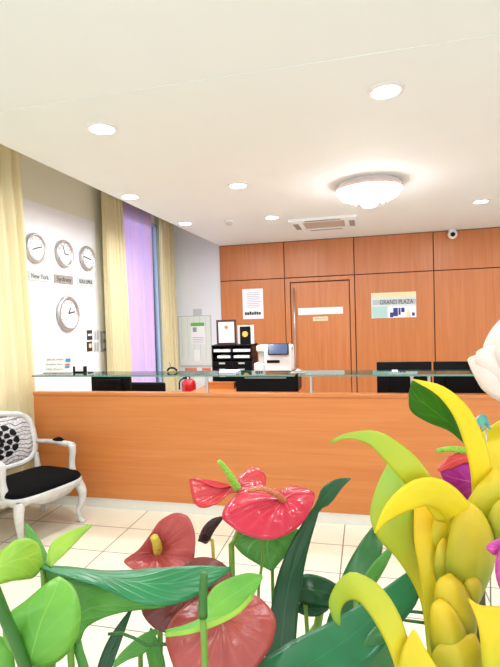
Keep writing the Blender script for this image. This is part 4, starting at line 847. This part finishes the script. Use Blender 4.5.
pet([(530, 400, .50), (500, 385, .50), (484, 368, .50), (483, 350, .50), (489, 335, .51), (497, 324, .515), (508, 314, .52)], [(560, 390, .50), (540, 370, .48), (525, 350, .48), (518, 335, .485), (515, 325, .495), (514, 318, .51), (510, 313, .52)], .15)
pet([(545, 410, .52), (520, 408, .52), (500, 400, .52), (484, 390, .52), (476, 378, .52)], [(545, 390, .5), (520, 385, .5), (502, 380, .5), (486, 376, .51), (476, 376, .52)], .15)
pet([(500, 382, .475), (484, 372, .478), (476, 362, .48), (477, 353, .485)], [(515, 360, .47), (504, 350, .47), (492, 346, .475), (480, 351, .485)], .2)
pet([(500, 372, .47), (496, 352, .465), (503, 338, .465), (515, 328, .47)], [(545, 372, .47), (545, 352, .46), (535, 338, .462), (518, 328, .47)], .2)
T('stem', [W(522, 378, .53), W(520, 450, .56), W(515, 600, .56), foot(510, .56)], .004, 'stem', t, 10, True, 20)
t = fl('ribbon_pick', 'small teal and white ribbon pick above the yellow bracts', 'ribbon', 483, 420, .53)
leaf('ribbon_loop', [(476, 423, .525), (480, 415, .525), (486, 416, .525), (490, 424, .525)], [(482, 431, .53), (484, 424, .53), (488, 424, .53), (491, 430, .53)], 'teal', t, .3)
leaf('ribbon_loop', [(475, 418, .53), (480, 415, .53), (484, 417, .53)], [(477, 423, .535), (481, 422, .535), (484, 420, .535)], M['paper'], t, .3)
T('wire', [W(486, 428, .53), W(490, 520, .56), foot(490, .56)], .001, 'steel', t, 8)
# remove helper property
for o in bpy.data.objects:
    if '_local' in o: del o['_local']
# ---------------------------------------------------------------- light
w = bpy.data.worlds.new('world'); SC.world = w; w.use_nodes = True; bg = w.node_tree.nodes['Background']; bg.inputs[0].default_value = (.95, .97, 1, 1); bg.inputs[1].default_value = 1.4
sd = bpy.data.lights.new('sun', 'SUN'); sd.energy = 4; sd.angle = .3; sd.color = (.93, .95, 1); so = bpy.data.objects.new('sun', sd); COL.objects.link(so); so.rotation_euler = Vector((.9, -.1, -.45)).to_track_quat('-Z', 'Y').to_euler()
for x_, y_, lab in ((-1.2, 1.0, 'added unseen fill light on the near ceiling, left'), (.9, 1.0, 'added unseen fill light on the near ceiling, right'), (-1.2, -.6, 'added unseen fill light behind the viewer left'), (.9, -.6, 'added unseen fill light behind the viewer right'), (2.9, 2.8, 'round downlight over the right lobby'), (2.9, 5.9, 'round downlight over the far right')):  # first four are unseen fill lamps added to brighten the foreground
    c = Vector((x_, y_, H+(.003 if y_ < 2.4 else 0))); downlight(c, lab, 9 if y_ < 2 else 20)
vs = SC.view_settings; vs.view_transform = 'Standard'; vs.look = 'None'; vs.gamma = 1; vs.use_curve_mapping = False; vs.exposure = .27
